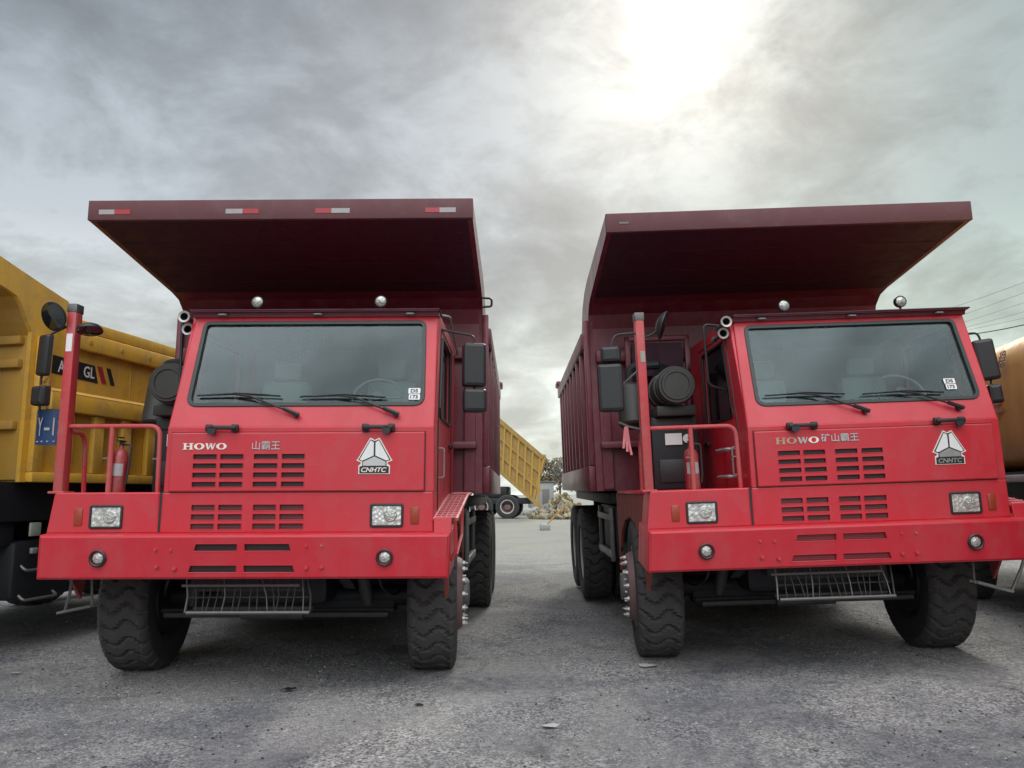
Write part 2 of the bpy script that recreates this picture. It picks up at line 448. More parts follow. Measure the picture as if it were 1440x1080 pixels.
def letter_howo(mb, m, mf, x0, x1, zc, h, y):
    """wide serif letters H O W O drawn as flat relief"""
    n = 4; g = .06; w = (x1 - x0) / (n + g * (n - 1) / 1) ; step = (x1 - x0 + w * g) / n; w = step * .94
    U, V = (1, 0, 0), (0, 0, 1)
    def P(poly, k, holes=(), mm=None):
        ox = x0 + step * k
        q = [(ox + a * w, zc - h / 2 + b * h) for a, b in poly]
        hs = [[(ox + a * w, zc - h / 2 + b * h) for a, b in hh] for hh in holes]
        mb.plate(q, mm or m, (0, y, 0), U, V, .004, 0, hs)
    def rect(a, b, c, d): return [(a, b), (c, b), (c, d), (a, d)]
    mt = lambda k: mf[k] if isinstance(mf, (list, tuple)) else m
    for k in (0,):
        for r in (rect(.0, 0, .42, .1), rect(.58, 0, 1, .1), rect(0, .9, .42, 1), rect(.58, .9, 1, 1), rect(.1, .1, .32, .9), rect(.68, .1, .9, .9), rect(.32, .44, .68, .58)):
            P(r, 0, mm=mt(0))
    for k in (1, 3):
        out = [(.5 + .5 * math.cos(2 * math.pi * i / 28), .5 + .5 * math.sin(2 * math.pi * i / 28)) for i in range(28)]
        inn = [(.5 + .23 * math.cos(2 * math.pi * i / 20), .5 + .38 * math.sin(2 * math.pi * i / 20)) for i in range(20)]
        P(out, k, [inn], mm=mt(k))
    for r in ([(.02, .98), (.24, .0), (.34, .0), (.26, .98)], [(.27, .0), (.36, .0), (.58, .85), (.5, .98)], [(.44, .98), (.64, .0), (.74, .0), (.66, .98)], [(.66, .0), (.76, .0), (.98, .98), (.88, .98)]):
        P(r, 2, mm=mt(2))

def emblem(parent, cx, z0, w, h, y, dim=False):
    """three-part triangle badge over a lettered plaque"""
    mb = MB(); U, V = (1, 0, 0), (0, 0, 1)
    def T(p): return [(cx + (a - .5) * w, z0 + b * h) for a, b in p]
    sil = [(.06, 0), (.93, 0), (.93, .23), (.87, .27), (.86, .31), (1.0, .37), (.96, .42), (.64, .98), (.61, .99), (.5, .93), (.39, .99), (.36, .98), (.04, .42), (0, .37), (.13, .31), (.12, .27), (.06, .23)]
    mb.plate(T(sil), M['cream'], (0, y, 0), U, V, .006, 0)
    def inn(p, m, d, k=.0): mb.plate(T(p), m, (0, y - d, 0), U, V, .004, .0)
    inn([(.09, .02), (.90, .02), (.90, .205), (.835, .22), (.83, .345), (.95, .385), (.62, .95), (.5, .90), (.38, .95), (.05, .385), (.17, .345), (.165, .22), (.09, .205)], M['black'], .003)
    sv = M['silver'] if not dim else M['galv']
    inn([(.09, .39), (.17, .365), (.475, .505), (.475, .87), (.385, .92)], M['white'], .006)
    inn([(.525, .505), (.83, .365), (.91, .39), (.615, .92), (.525, .87)], M['white'], .006)
    inn([(.19, .225), (.81, .225), (.81, .335), (.5, .475), (.19, .335)], sv, .006)
    text_into(mb, 'CNHTC', M['cream'] if not dim else M['galv'], (cx - .003, y - .004, z0 + h * .115), U, V, h * .13, w * .70, .003, .25, .02)
    return mb.build('emblem', parent)

def mirror(root, c, w, h, arm_to, rot=(0, 0, 0), round_=False, face=-1, name='mirror', thick=.06):
    """housing with a recessed reflecting face, sub-parts: glass, arm"""
    X = Matrix.Translation(c) @ Euler(rot).to_matrix().to_4x4()
    mb = MB()
    if round_:
        mb.lathe([(0, .05), (w * .35, .045), (w * .8, .02), (w, -.01), (w * 1.0, -.02), (w * .93, -.022)], (0, 0, 0), (0, 1, 0), M['black'], 32, X)
    else:
        mb.plate(rrect(-w / 2, -h / 2, w / 2, h / 2, min(w, h) * .16, 4), M['black'], (0, -thick / 2, 0), (1, 0, 0), (0, 0, 1), thick, min(.03, thick * .45), X=X)
    o = mb.build(name, root, 40)
    g = MB()
    if round_: g.lathe([(w * .93, -.020), (w * .6, -.030), (0, -.038)], (0, 0, 0), (0, 1, 0), M['mirror'], 28, X)
    else: g.plate(rrect(-w * .44, -h * .45, w * .44, h * .45, min(w, h) * .1, 3), M['mirror'], (0, thick / 2 + .004, 0), (-1, 0, 0), (0, 0, 1), .005, 0, X=X)
    g.build('mirror_glass', o)
    if arm_to:
        a = MB(); a.tube(rpath([Vector(p) for p in arm_to], .05, 4), .010, M['black'], 8); a.build('mirror_arm', o)
    return o

GROUP_T = 'red mining dump trucks parked side by side'
# ================================================================ red mining dump truck
def red_truck(which, loc, rot, label):
    LFT = which == 'L'
    root = empty('mining_dump_truck', loc, rot)
    tag(root, label, 'dump truck', GROUP_T)
    red, mar = M['red'], M['maroon']
    X_, Z_ = (1, 0, 0), (0, 0, 1)
    # ---------------- bumper
    mb = MB()
    Vb = Vector((0, -.038, .35)).normalized()
    hz = []
    rows = ((.035, .085, -.43, -.415), (.226, .276, -.385, -.40))
    def quad(a, b, c, d, z0, z1): return [(a, z0), (b, z0), (d, z1), (c, z1)]
    hz.append(quad(-.435, -.055, -.418, -.053, .055, .112)); hz.append(quad(.005, .408, .003, .392, .055, .112))
    hz.append(quad(-.392, -.05, -.375, -.048, .222, .280)); hz.append(quad(.01, .378, .008, .362, .222, .280))
    bolts = [(-.94 + .25, .235), (-.82 + .25, .23), (-.94 + .26, .10), (-.80 + .26, .085), (.50, .262), (.62, .262), (.50, .09), (.62, .095)]
    ob = rpoly([(-1.640, 0), (1.618, 0), (1.632, .352), (-1.620, .352)], .012, 3)
    mb.plate(ob, red, (0, .038, .95), X_, Vb, .50, .022, hz, .025)
    lips(mb, hz, lambda q: Vector((q[0], .038, .95)) + Vb * q[1], red)
    bum = mb.build('bumper', root)
    g = MB(); backing(g, hz, (0, .038, .95), X_, Vb, .02, M['mesh'] if LFT else M['mesh_red']); g.build('grille', bum)
    for (bx, bz) in bolts:
        q = MB(); q.cyl((bx, .034 - .1 * bz * .5, .95 + bz), (bx, .012 - .1 * bz * .5, .95 + bz), .013, M['red_edge'], .010, 6)
        q.cyl((bx, .036 - .1 * bz * .5, .95 + bz), (bx, .022 - .1 * bz * .5, .95 + bz), .020, red, .018, 12); q.build('bolt', bum)
    for sx in (-1.145, 1.116):
        f = MB(); f.lathe([(.066, 0), (.068, .016), (.058, .024), (.050, .018), (.048, -.01)], (sx, .022, 1.119), (0, -1, 0), M['black'], 28)
        fl = f.build('fog_light', bum)
        l_ = MB(); l_.lathe([(.048, -.008), (.040, .008), (.02, .016), (0, .018)], (sx, .022, 1.119), (0, -1, 0), M['lens_ribs'], 24)
        l_.build('fog_light_lens', bum)
    # ---------------- lower front panel and the grille in it
    cols = [(-.465, -.285), (-.262, -.078), (.008, .190), (.222, .415)]
    cl = [(a + .005, b) for a, b in cols]
    lh = slots([(-.462, -.272), (-.245, -.052), (.035, .222), (.25, .445)], .030, .228, 3, .026)
    mb = MB(); hlr = rrect(1.113 - .132, .137 - .092, 1.113 + .132, .137 + .092, .02, 3)
    mb.plate(rpoly([(-.708, 0), (1.492, 0), (1.486, .326), (-.704, .326)], .008, 2), red, (0, .092, 1.305), X_, Z_, .25, .012, lh + [hlr], .03)
    lips(mb, lh, lambda q: (q[0], .092, 1.305 + q[1]), red)
    low = mb.build('lower_front_panel', root)
    g = MB(); backing(g, lh, (0, .092, 1.305), X_, Z_, .016, M['mesh_mid']); g.build('grille', low)
    # ---------------- upper hood panel
    uh = slots([(-.462, -.268), (-.243, -.052), (.030, .226), (.258, .445)], 1.672 - 1.636, 1.938 - 1.636, 4, .030)
    mb = MB(); mb.plate(rrect(-.650, 0, 1.412, .476, .010, 2), red, (0, .072, 1.636), X_, Z_, .03, .010, uh, .02)
    lips(mb, uh, lambda q: (q[0], .072, 1.636 + q[1]), red)
    hood = mb.build('hood_panel', root)
    sm = MB(); sm.box((-.657, .0965, 1.629), (1.419, .13, 2.119), M['gasket']); sm.box((-.70, .096, 1.6295), (1.486, .14, 1.6345), M['gasket']); sm.box((-.724, .10, 1.306), (-.702, .16, 1.634), M['gasket'])
    sm.box((-1.60, .06, 1.300), (1.48, .10, 1.3065), M['gasket']); sm.build('panel_gap', root)
    g = MB(); backing(g, uh, (0, .072, 1.636), X_, Z_, .016, M['mesh']); g.build('grille', hood)
    yy = .070
    lt = MB()
    if LFT: letter_howo(lt, M['cream'], None, -.548, -.192, 2.000, .052, yy - .003)
    else: letter_howo(lt, M['faded'], [M['faded'], M['faded'], M['silver'], M['cream']], -.475, -.098, 2.022, .056, yy - .003)
    lt.build('lettering', hood)
    lt = MB()
    if LFT: text_into(lt, '山霸王', M['silver'], (.128, yy, 2.006), X_, Z_, .070, .225, .004)
    else: text_into(lt, '矿山霸王', M['silver'], (.082, yy, 2.036), X_, Z_, .072, .325, .004, 0, .01)
    lt.build('character_lettering', hood)
    emblem(hood, 1.010, 1.772, .292, .294, yy - .003, not LFT)
    # ---------------- grab handles
    for sx, fl in ((-.236, 1), (1.036, -1)):
        h = MB()
        for e in (-.105, .105):
            h.box((sx + e - .028, .045, 2.118), (sx + e + .028, .085, 2.178), M['black'], .01)
        h.box((sx - .125, .02, 2.132), (sx + .125, .045, 2.166), M['black'], .012)
        h.cyl((sx - .07 * fl, .04, 2.125), (sx - .07 * fl, .02, 2.125), .035, M['black'], seg=14)
        h.build('grab_handle', root)
    # ---------------- cab shell
    mb = MB()
    mb.plate(rpoly([(-.700, 0), (1.492, 0), (1.485, .54), (-.694, .54)], .004, 1), red, (0, .100, 1.62), X_, Z_, .05, .008)
    O = Vector((0, .100, 2.150)); Vw = Vector((0, .315, 1.0)).normalized()
    win = rpoly([(-.575, .205), (1.388, .205), (1.364, 1.0), (-.560, 1.0)], [.085, .085, .06, .06], 5)
    mb.plate(rpoly([(-.697, 0), (1.488, 0), (1.474, 1.075), (-.655, 1.075)], [.0, .0, .03, .03], 3), red, O, X_, Vw, .05, .014, [win], .05)
    # sides as plates with window openings (right side faces +x: U=+y)
    sideR = rpoly([(.115, 1.31), (2.02, 1.31), (2.02, 3.20), (.455, 3.20), (.115, 2.15)], [.0, .03, .06, .03, 0], 2)
    wr = rpoly([(.50, 2.28), (1.48, 2.28), (1.48, 3.02), (.70, 3.02)], .06, 4)
    mb.plate(sideR, red, (1.484, 0, 0), (0, 1, 0), Z_, .045, .012, [wr], .045)
    mirror2 = lambda poly: [(-a, b) for a, b in reversed(poly)]
    mb.plate(mirror2(sideR), M['maroon'] if 0 else red, (-.690, 0, 0), (0, -1, 0), Z_, .045, .012, [mirror2(wr)], .045)
    mb.box((-.65, 1.97, 1.31), (1.44, 2.02, 3.18), red, .004)
    mb.box((-.655, .46, 3.155), (1.465, 2.02, 3.192), red, .012)
    mb.box((-.64, .16, 1.60), (1.44, 1.96, 1.66), M['inner'])
    cab = mb.build('cab', root)
    ln = MB(); ln.box((-.64, 1.94, 1.66), (1.43, 1.965, 3.16), M['inner']); ln.box((-.63, .48, 3.150), (1.43, 1.95, 3.162), M['inner'])
    ln.build('cab_lining', cab)
    # door seams and handle on the driver side
    for sx, U in ((1.484, (0, 1, 0)), (-.690, (0, -1, 0))):
        d = MB(); sg = 1 if sx > 0 else -1
        path = [(.40, 1.42), (.40, 2.2), (.60, 3.08), (1.62, 3.08), (1.62, 1.42), (.40, 1.42)]
        d.tube([(sx + sg * .001, a, b) for a, b in path], .007, M['gasket'], 6)
        d.box((sx, 1.40, 2.06), (sx + sg * .03, 1.58, 2.10), M['black'], .008)
        d.tube(rpath([(sx, .46, 2.0), (sx + sg * .05, .46, 2.0), (sx + sg * .05, .46, 1.75), (sx, .46, 1.75)], .02, 3), .008, M['galv'], 6)
        d.build('door', cab)
        w = MB(); q = offset(wr, .004)
        if sx < 0: q = mirror2(q)
        w.plate(q, M['side_glass'], (sx - sg * .02, 0, 0), U, Z_, .004, 0); w.build('side_window', cab)
        gk = MB(); ring = wr; gk.tube([(sx + sg * .002, a, b) for a, b in ring + ring[:1]], .014, M['gasket'], 6); gk.build('window_gasket', cab)
    # windshield + gasket
    gl = MB(); gl.plate(offset(win, -.002), M['glass'], O - Vector((0, -.012, .0)), X_, Vw, .005, 0)
    wsh = gl.build('windshield', root)
    gk = MB(); gk.plate(offset(win, -.012), M['gasket'], O + Vector((0, -.010, 0)), X_, Vw, .03, .006, [offset(win, .022)], .03)
    gk.build('windshield_gasket', wsh)
    st = MB(); sc = (1.306, .222) if LFT else (1.165, .27)
    so = O + Vector((0, .004, 0)) + Vw * 0; 
    for k, (tx, dy) in enumerate((('DS', .078), ('173', .022))):
        z0 = .045 + dy + .16
        st.plate(rrect(sc[0] - .050 + (0 if k == 0 else .006), z0 + sc[1] - .2, sc[0] + .050, z0 + .050 + sc[1] - .2, .006, 2), M['white'], so + Vector((0, -.002, 0)), X_, Vw, .002, 0)
        text_into(st, tx, M['frame'], so + Vector((0, -.003, 0)) + Vector((sc[0], 0, 0)) + Vw * (z0 + .025 + sc[1] - .2), X_, Vw, .032, .062, .002, 0, .02)
    st.build('sticker', wsh)
    # interior
    it = MB(); it.box((-.62, .20, 2.02), (1.42, .62, 2.30), M['dash'], .06); it.box((.62, .34, 2.28), (1.16, .60, 2.40), M['dash'], .05)
    it.build('dashboard', cab)
    for sx in (-.12, .92):
        s = MB(); s.box((sx - .25, .85, 2.02), (sx + .25, 1.35, 2.16), M['seat'], .05); s.box((sx - .24, 1.30, 2.1), (sx + .24, 1.46, 2.72), M['seat'], .06); s.box((sx - .14, 1.32, 2.74), (sx + .14, 1.42, 2.93), M['seat'], .04)
        s.build('seat', cab)
    sw = MB(); ctr = Vector((.92, .60, 2.46)); Xs = Matrix.Translation(ctr) @ Euler((R(-35), 0, 0)).to_matrix().to_4x4()
    pts = [(.22 * math.cos(2 * math.pi * k / 32), 0, .22 * math.sin(2 * math.pi * k / 32)) for k in range(33)]
    sw.tube(pts, .014, M['steel'], 8, Xs); sw.cyl((-.21, 0, 0), (.21, 0, 0), .012, M['steel'], X=Xs, seg=8); sw.cyl((0, 0, 0), (0, 0, -.2), .012, M['steel'], X=Xs, seg=8)
    sw.cyl((0, -.03, 0), (0, .03, 0), .05, M['steel'], X=Xs); sw.build('steering_wheel', cab)
    # sun visor / roof lip
    mb = MB()
    prof = [(.395, 3.150), (.385, 3.182), (.335, 3.184), (.335, 3.192), (.50, 3.192), (.50, 3.150)]
    xs0, xs1 = -.668, 1.486
    vs = [(xs0, a, b) for a, b in prof] + [(xs1, a, b) for a, b in prof]; n = len(prof)
    mb.add(vs, [[k, (k + 1) % n, n + (k + 1) % n, n + k][::-1] for k in range(n)] + [list(range(n)), list(range(n, 2 * n))[::-1]], M['maroon'])
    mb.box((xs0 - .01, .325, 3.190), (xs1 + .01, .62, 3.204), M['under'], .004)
    vis = mb.build('sun_visor', root, 25)
    for mx in (-.403, .43, 1.235):
        k_ = MB(); k_.box((mx - .046, .362, 3.156), (mx + .046, .40, 3.180), M['steel'], .010); k_.box((mx - .032, .354, 3.160), (mx + .032, .37, 3.176), M['refl_white'], .006); k_.build('marker_light', vis)
    # roof lamps
    for lx in (-.145, .955):
        r_ = MB(); c = (lx, .50, 3.312)
        r_.lathe([(0, .07), (.03, .066), (.052, .03), (.056, -.01), (.052, -.018), (.046, -.016)], c, (0, 1, 0), M['black'], 24)
        r_.cyl((lx, .51, 3.27), (lx, .51, 3.195), .012, M['black'], seg=8)
        lo = r_.build('roof_lamp', root)
        l2 = MB(); l2.lathe([(.046, -.014), (.03, -.026), (0, -.03)], c, (0, 1, 0), M['lens_ribs'], 20); l2.build('lamp_lens', lo)
    # horns beside the cab top
    for k, (hx, hzz, yy0) in enumerate(((-.735, 3.150, .36), (-.742, 3.060, .46))):
        h = MB(); h.lathe([(.050, 0), (.040, .02), (.022, .10), (.016, .3), (.03, .32), (0, .33)], (hx, yy0, hzz), (0, 1, 0), M['steel'], 20)
        h.lathe([(.034, .0), (.052, -.006), (.052, .01)], (hx, yy0, hzz), (0, 1, 0), M['nut'], 20)
        h.lathe([(.040, .004), (.02, .06), (0, .08)], (hx, yy0, hzz), (0, 1, 0), M['black'], 16)
        h.box((hx, yy0 + .14, hzz - .012), (-.69, yy0 + .16, hzz + .012), M['black']); h.build('horn', root)
    sn = MB(); sn.tube(rpath([(-.70, .66, 3.17), (-.875, .64, 3.19), (-.865, .64, 2.60), (-.70, .66, 2.55)], .05, 4), .012, M['black'], 8)
    sn.build('grab_rail', root)
    gr = MB(); gr.tube(rpath([(1.49, .58, 3.20), (1.56, .62, 3.20), (1.56, 1.5, 3.02), (1.49, 1.6, 3.0)], .04, 3), .011, M['galv'], 8); gr.build('gutter_rail', root)
    # wipers
    for px, bx0, bx1, zz in ((.345, -.50, .20, 2.43), (1.165, .36, 1.075, 2.415)):
        w = MB()
        def on(x, z, d=0): return Vector((x, .100 + (z - 2.15) * .315 - .02 - d, z))
        w.cyl(on(px, 2.262) + Vector((0, .03, 0)), on(px, 2.262, .02), .024, M['black'], seg=12)
        mid = ((bx0 + bx1) / 2)
        w.tube([on(px, 2.262, .02), on(px - .09, 2.30, .03), on(mid + .1, zz - .01, .02), on(mid - .06, zz + .012, .012)], .009, M['black'], 6)
        w.tube([on(px + .03, 2.256, .02), on(px - .10, 2.31, .03)], .018, M['black'], 6)
        wo = w.build('wiper', root)
        b = MB(); b.tube([on(bx0, zz, 0), on(mid, zz + .012, .008), on(bx1, zz - .008, 0)], .008, M['black'], 6)
        b.tube([on(bx0 + .1, zz + .004, .01), on(mid, zz + .018, .024), on(bx1 - .1, zz + .004, .01)], .005, M['black'], 5); b.build('wiper_blade', wo)
    # ---------------- headlights and indicators
    for (sx, sz, yb, ind) in ((-1.144, 1.438, .092, -1), (1.113, 1.442, .092, 1)):
        h = MB(); O2 = (sx, yb + .004, sz)
        h.plate(rrect(-.135, -.095, .135, .095, .022, 3), M['black'], (sx, yb - .012, sz), X_, Z_, .05, .008, [rrect(-.118, -.078, .118, .078, .012, 3)], .03)
        ho = h.build('headlight', root)
        l_ = MB(); l_.plate(rrect(-.119, -.079, .119, .079, .012, 3), M['lens'], (sx, yb - .004, sz), X_, Z_, .02, .006)
        l_.lathe([(.055, 0), (.045, .008), (0, .012)], (sx + .03, yb - .004, sz), (0, -1, 0), M['lens_ribs'], 20)
        l_.build('headlight_lens', ho)
        t_ = MB(); tx = sx + ind * .225; t_.box((tx - .036, yb - .010, sz - .072), (tx + .036, yb + .02, sz + .072), M['amber'], .012); t_.build('turn_signal', root)
    # ---------------- left-hand deck box with the platform behind it
    mb = MB()
    mb.plate(rpoly([(-1.620, 0), (-.722, 0), (-.722, .328), (-1.575, .328)], [.004, .004, .004, .03], 3), red, (0, .092, 1.306), X_, Z_, .30, .012, [rrect(-1.144 - .132, .132 - .092, -1.144 + .132, .132 + .092, .02, 3)], .03)
    mb.box((-1.585, .36, 1.600), (-.720, 2.15, 1.628), red, .006)
    dk = mb.build('deck_box', root)
    # side fenders with wheel arch
    for sg in (-1, 1):
        f = MB()
        arch = [(.10, 1.30), (.10, 1.0), (.34, .955)]
        for k in range(9):
            t = math.pi * (k / 8); arch.append((1.40 - .86 * math.cos(t), .74 + .62 * math.sin(t)))
        arch += [(2.30, .74), (2.32, 1.60)]
        if sg > 0: arch[1:3] = [(.12, 1.06), (.34, 1.02)]
        poly = arch + ([(.10, 1.60)] if sg < 0 else [(1.55, 1.60), (.30, 1.30)])
        poly = [poly[i] for i in range(len(poly))]
        xs = 1.575
        q = [(a, b) for a, b in poly]
        ar = sum(q[i - 1][0] * q[i][1] - q[i][0] * q[i - 1][1] for i in range(len(q)))
        if ar < 0: q = q[::-1]
        if sg > 0: f.plate(q, M['fender'], (xs, 0, 0), (0, 1, 0), Z_, .03, .008)
        else: f.plate([(-a, b) for a, b in reversed(q)], M['fender'], (-xs, 0, 0), (0, -1, 0), Z_, .03, .008)
        # arch liner
        pts = [(1.40 - .86 * math.cos(math.pi * k / 12), .74 + .62 * math.sin(math.pi * k / 12)) for k in range(13)]
        for a, b in list(zip(pts, pts[1:]))[4:]:
            vv = [(sg * 1.57, a[0], a[1]), (sg * 1.57, b[0], b[1]), (sg * 1.0, b[0], b[1]), (sg * 1.0, a[0], a[1])]
            f.add(vv + [(x, y, z + .02) for x, y, z in vv], [[0, 1, 2, 3], [7, 6, 5, 4]], M['frame'])
        f.build('fender', root)
    # driver-side open tread step: slopes up from the bumper, then flat
    s = MB()
    s.plate(rrect(1.495, 0, 1.635, .12, .004, 1), red, (0, .06, 1.303), X_, (0, .12, .95), .02, .004)
    a0, a1 = Vector((0, .10, 1.42)), Vector((0, 1.40, 1.60))
    def strip(p, q, nx, ny):
        for k in range(nx + 1):
            x = 1.50 + .17 * k / nx; s.tube([(x, p.y, p.z), (x, q.y, q.z)], .0065, M['pipe_pink'], 5)
        for k in range(ny + 1):
            f = k / ny; y = p.y + (q.y - p.y) * f; z = p.z + (q.z - p.z) * f; s.tube([(1.50, y, z + .006), (1.67, y, z + .006)], .009, M['pipe_pink'], 5)
    strip(a0, a1, 4, 13); strip(a1, Vector((0, 2.0, 1.62)), 5, 8)
    s.tube([(1.675, .08, 1.41), (1.675, 1.40, 1.60), (1.675, 2.05, 1.62)], .014, M['red_edge'], 6)
    s.tube([(1.49, .08, 1.41), (1.49, 1.40, 1.60), (1.49, 2.05, 1.62)], .012, M['red_edge'], 6)
    s.tube([(1.66, .14, 1.40), (1.665, .16, 1.16), (1.62, .18, 1.08)], .016, M['red_edge'], 6)
    s.tube([(1.67, .80, 1.50), (1.67, .72, 1.26), (1.66, .28, 1.12)], .014, M['red_edge'], 6)
    s.build('tread_step', root)
    # ---------------- post, railing
    mb = MB(); mb.box((-1.615, .12, 1.625), (-1.535, .22, 3.20), M['red_edge'], .012)
    mb.box((-1.618, .117, 3.135), (-1.532, .223, 3.21), M['steel'], .006)
    mb.box((-1.64, .10, 1.625), (-1.51, .26, 1.645), M['red_edge'], .004)
    post = mb.build('mirror_post', root)
    sk = MB(); sk.box((-1.60 if LFT else -1.585, .116, 2.80 if LFT else 2.76), (-1.55 if LFT else -1.545, .121, 2.95 if LFT else 2.86), M['white'] if LFT else M['chip']); sk.build('sticker', post)
    mb = MB()
    rr = .019
    mb.tube(rpath([(-1.54, .16, 2.175), (-.785, .16, 2.175), (-.775, .16, 1.63)], .09, 6), rr, M['red_edge'], 10)
    mb.tube([(-1.18, .16, 2.17), (-1.18, .16, 1.63)], .022, M['red_edge'], 10)
    mb.tube(rpath([(-1.575, .22, 2.14), (-1.575, .46, 2.14), (-1.575, .50, 1.63)], .12, 6), rr, M['red_edge'], 10)
    mb.tube(rpath([(-1.575, .50, 1.70), (-1.575, .5, 2.14), (-1.575, 1.5, 2.14), (-1.575, 1.55, 1.63)], .1, 5), .016, M['red_edge'], 8) if 0 else None
    mb.box((-.83, .15, 1.90), (-.775, .17, 1.912), M['steel']); mb.box((-1.24, .15, 1.905), (-1.18, .17, 1.918), M['steel'])
    mb.build('railing', root)
    # ---------------- mirrors
    if LFT:
        mirror(root, (-1.700, .10, 3.095), .125, 0, [(-1.60, .14, 3.02), (-1.66, .12, 3.00), (-1.74, .13, 3.07)], (R(24), R(-25), R(-28)), True, name='round_mirror')
        mirror(root, (-1.765, .10, 2.765), .165, .345, [(-1.74, .13, 2.95), (-1.60, .15, 3.03)], (0, R(4), R(-38)))
        mirror(root, (-1.770, .10, 2.425), .15, .165, [(-1.79, .13, 2.52), (-1.79, .13, 2.62)], (0, 0, R(-25)), thick=.08)
        mirror(root, (-1.40, .10, 2.985), .10, 0, [(-1.53, .15, 3.02), (-1.48, .12, 3.00)], (R(78), R(-10), 0), True, name='round_mirror')
        mirror(root, (1.795, .40, 2.715), .20, .38, [(1.79, .43, 2.90), (1.79, .43, 2.98), (1.50, .50, 3.05)], (0, 0, R(14)), thick=.10)
        mirror(root, (1.800, .40, 2.405), .20, .20, [(1.795, .43, 2.50), (1.795, .43, 2.55)], (0, 0, R(10)), thick=.11)
    else:
        mirror(root, (-1.850, .10, 2.835), .175, .14, [(-1.84, .13, 2.90), (-1.80, .15, 3.02), (-1.60, .15, 3.03)], (0, 0, R(-12)), thick=.08)
        mirror(root, (-1.865, .10, 2.54), .22, .42, [(-1.85, .13, 2.75), (-1.85, .13, 2.85)], (0, 0, R(-8)), thick=.09)
        mirror(root, (-1.385, .10, 3.085), .13, 0, [(-1.53, .15, 2.99), (-1.46, .13, 3.01), (-1.41, .12, 3.05)], (R(20), R(12), R(78)), True, name='round_mirror')
        mirror(root, (1.625, .40, 2.715), .185, .38, [(1.62, .43, 2.90), (1.60, .43, 2.975), (1.49, .50, 2.98)], (0, R(-6), R(-10)), thick=.09)
        mirror(root, (1.675, .40, 2.40), .12, .17, [(1.67, .43, 2.49), (1.67, .43, 2.55)], (0, R(-4), R(-10)), thick=.09)
        br = MB(); br.tube([(-1.60, .18, 2.70), (-1.78, .17, 2.55), (-1.79, .17, 2.43)], .008, M['steel'], 6); br.build('post_bracket', root); br = MB()
        br.tube([(-1.60, .18, 2.17), (-1.72, .17, 2.20), (-1.80, .17, 2.24)], .01, M['steel'], 6); br.build('post_bracket', root)
    # ---------------- air filter and cabinet behind the railing
    a = MB(); a.lathe([(0, -.005), (.12, -.004), (.125, -.014), (.15, -.014), (.155, 0), (.178, .0), (.185, .012), (.185, .05), (.193, .055), (.193, .075), (.18, .08), (.18, .70), (.12, .72), (0, .72)], (-1.105, .92, 2.655), (0, 1, 0), M['filter'], 40)
    for k in (.2, .5): a.lathe([(.182, k), (.19, k), (.19, k + .04), (.182, k + .04)], (-1.105, .92, 2.655), (0, 1, 0), M['steel'], 40)
    a.tube(rpath([(-1.105, 1.5, 2.72), (-1.105, 1.95, 2.80), (-1.0, 2.1, 3.0)], .1, 4), .07, M['frame'], 12)
    a.box((-1.29, 1.05, 2.36), (-.90, 1.5, 2.46), M['filter'], .01)
    af = a.build('air_filter', root)
    c = MB(); c.box((-1.33, 1.2, 1.63), (-.86, 1.75, 2.36), M['frame'], .015); c.box((-1.31, 1.185, 2.24), (-.88, 1.20, 2.345), M['filter'], .004)
    c.box((-1.27, 1.185, 1.70), (-.93, 1.2, 1.93), M['black'], .006)
    cb = c.build('equipment_cabinet', root)
    s2 = MB(); s2.box((-1.20, 1.180, 2.075), (-1.03, 1.186, 2.19), M['white']); s2.cyl((-.975, 1.182, 2.135), (-.975, 1.19, 2.135), .045, M['white'], seg=20); s2.build('sticker', cb)
    c2 = MB(); c2.lathe([(0, 0), (.13, .0), (.15, .02), (.15, .42), (.13, .45), (0, .45)], (-1.46, 1.5, 2.30), (0, .25, 1), M['filter'], 28); c2.tube(rpath([(-1.46, 1.6, 2.72), (-1.46, 1.6, 2.95), (-1.15, 1.5, 2.95)], .1, 5), .05, M['frame'], 10); c2.build('coolant_tank', root)
    fb = MB()
    for (p, q) in (((-1.38, 2.30, 3.36), (-.62, 2.36, 3.42)), ((-1.38, 2.30, 2.9), (-1.32, 2.36, 3.42)), ((-.68, 2.30, 1.64), (-.62, 2.36, 3.42))): fb.box(p, q, mar, .01)
    fb.box((-1.30, 2.34, 2.95), (-.70, 2.36, 3.34), M['under']); fb.build('radiator_frame', root)
    # cab-side ladder rungs
    ld = MB()
    for zz in (1.735, 1.985): ld.tube(rpath([(-.69, .50, zz), (-.78, .50, zz), (-.78, .86, zz), (-.69, .86, zz)], .03, 3), .016, M['galv'], 7)
    ld.build('cab_step', root)
    # ---------------- dump body
    bd = MB()
    side = [(.56, 4.112), (2.29, 3.90), (2.47, 3.86), (2.60, 3.76), (2.66, 3.60), (2.66, 3.3), (2.58, 1.625), (7.92, 1.625), (7.92, 3.56), (3.70, 3.56), (3.62, 3.66), (3.28, 4.00), (2.95, 4.13), (2.6, 4.185), (1.5, 4.245), (.56, 4.292)]
    for sg in (-1, 1):
        if sg > 0: bd.plate(side, mar, (1.765, 0, 0), (0, 1, 0), Z_, .05, 0)
        else: bd.plate([(-a_, b_) for a_, b_ in reversed(side)], mar, (-1.765, 0, 0), (0, -1, 0), Z_, .05, 0)
        # rails and skirt
        bd.box((sg * 1.766, 2.72, 3.36), (sg * 1.86, 7.92, 3.565), mar, .02)
        bd.box((sg * 1.766, 2.60, 1.62), (sg * 1.85, 7.92, 1.925), mar, .012)
        bd.box((sg * 1.766, 2.60, 1.93), (sg * 1.83, 2.72, 3.70), mar, .012)
    # front wall + floor + rear
    prof = [(2.66, 3.60), (2.66, 3.3), (2.58, 1.625)]
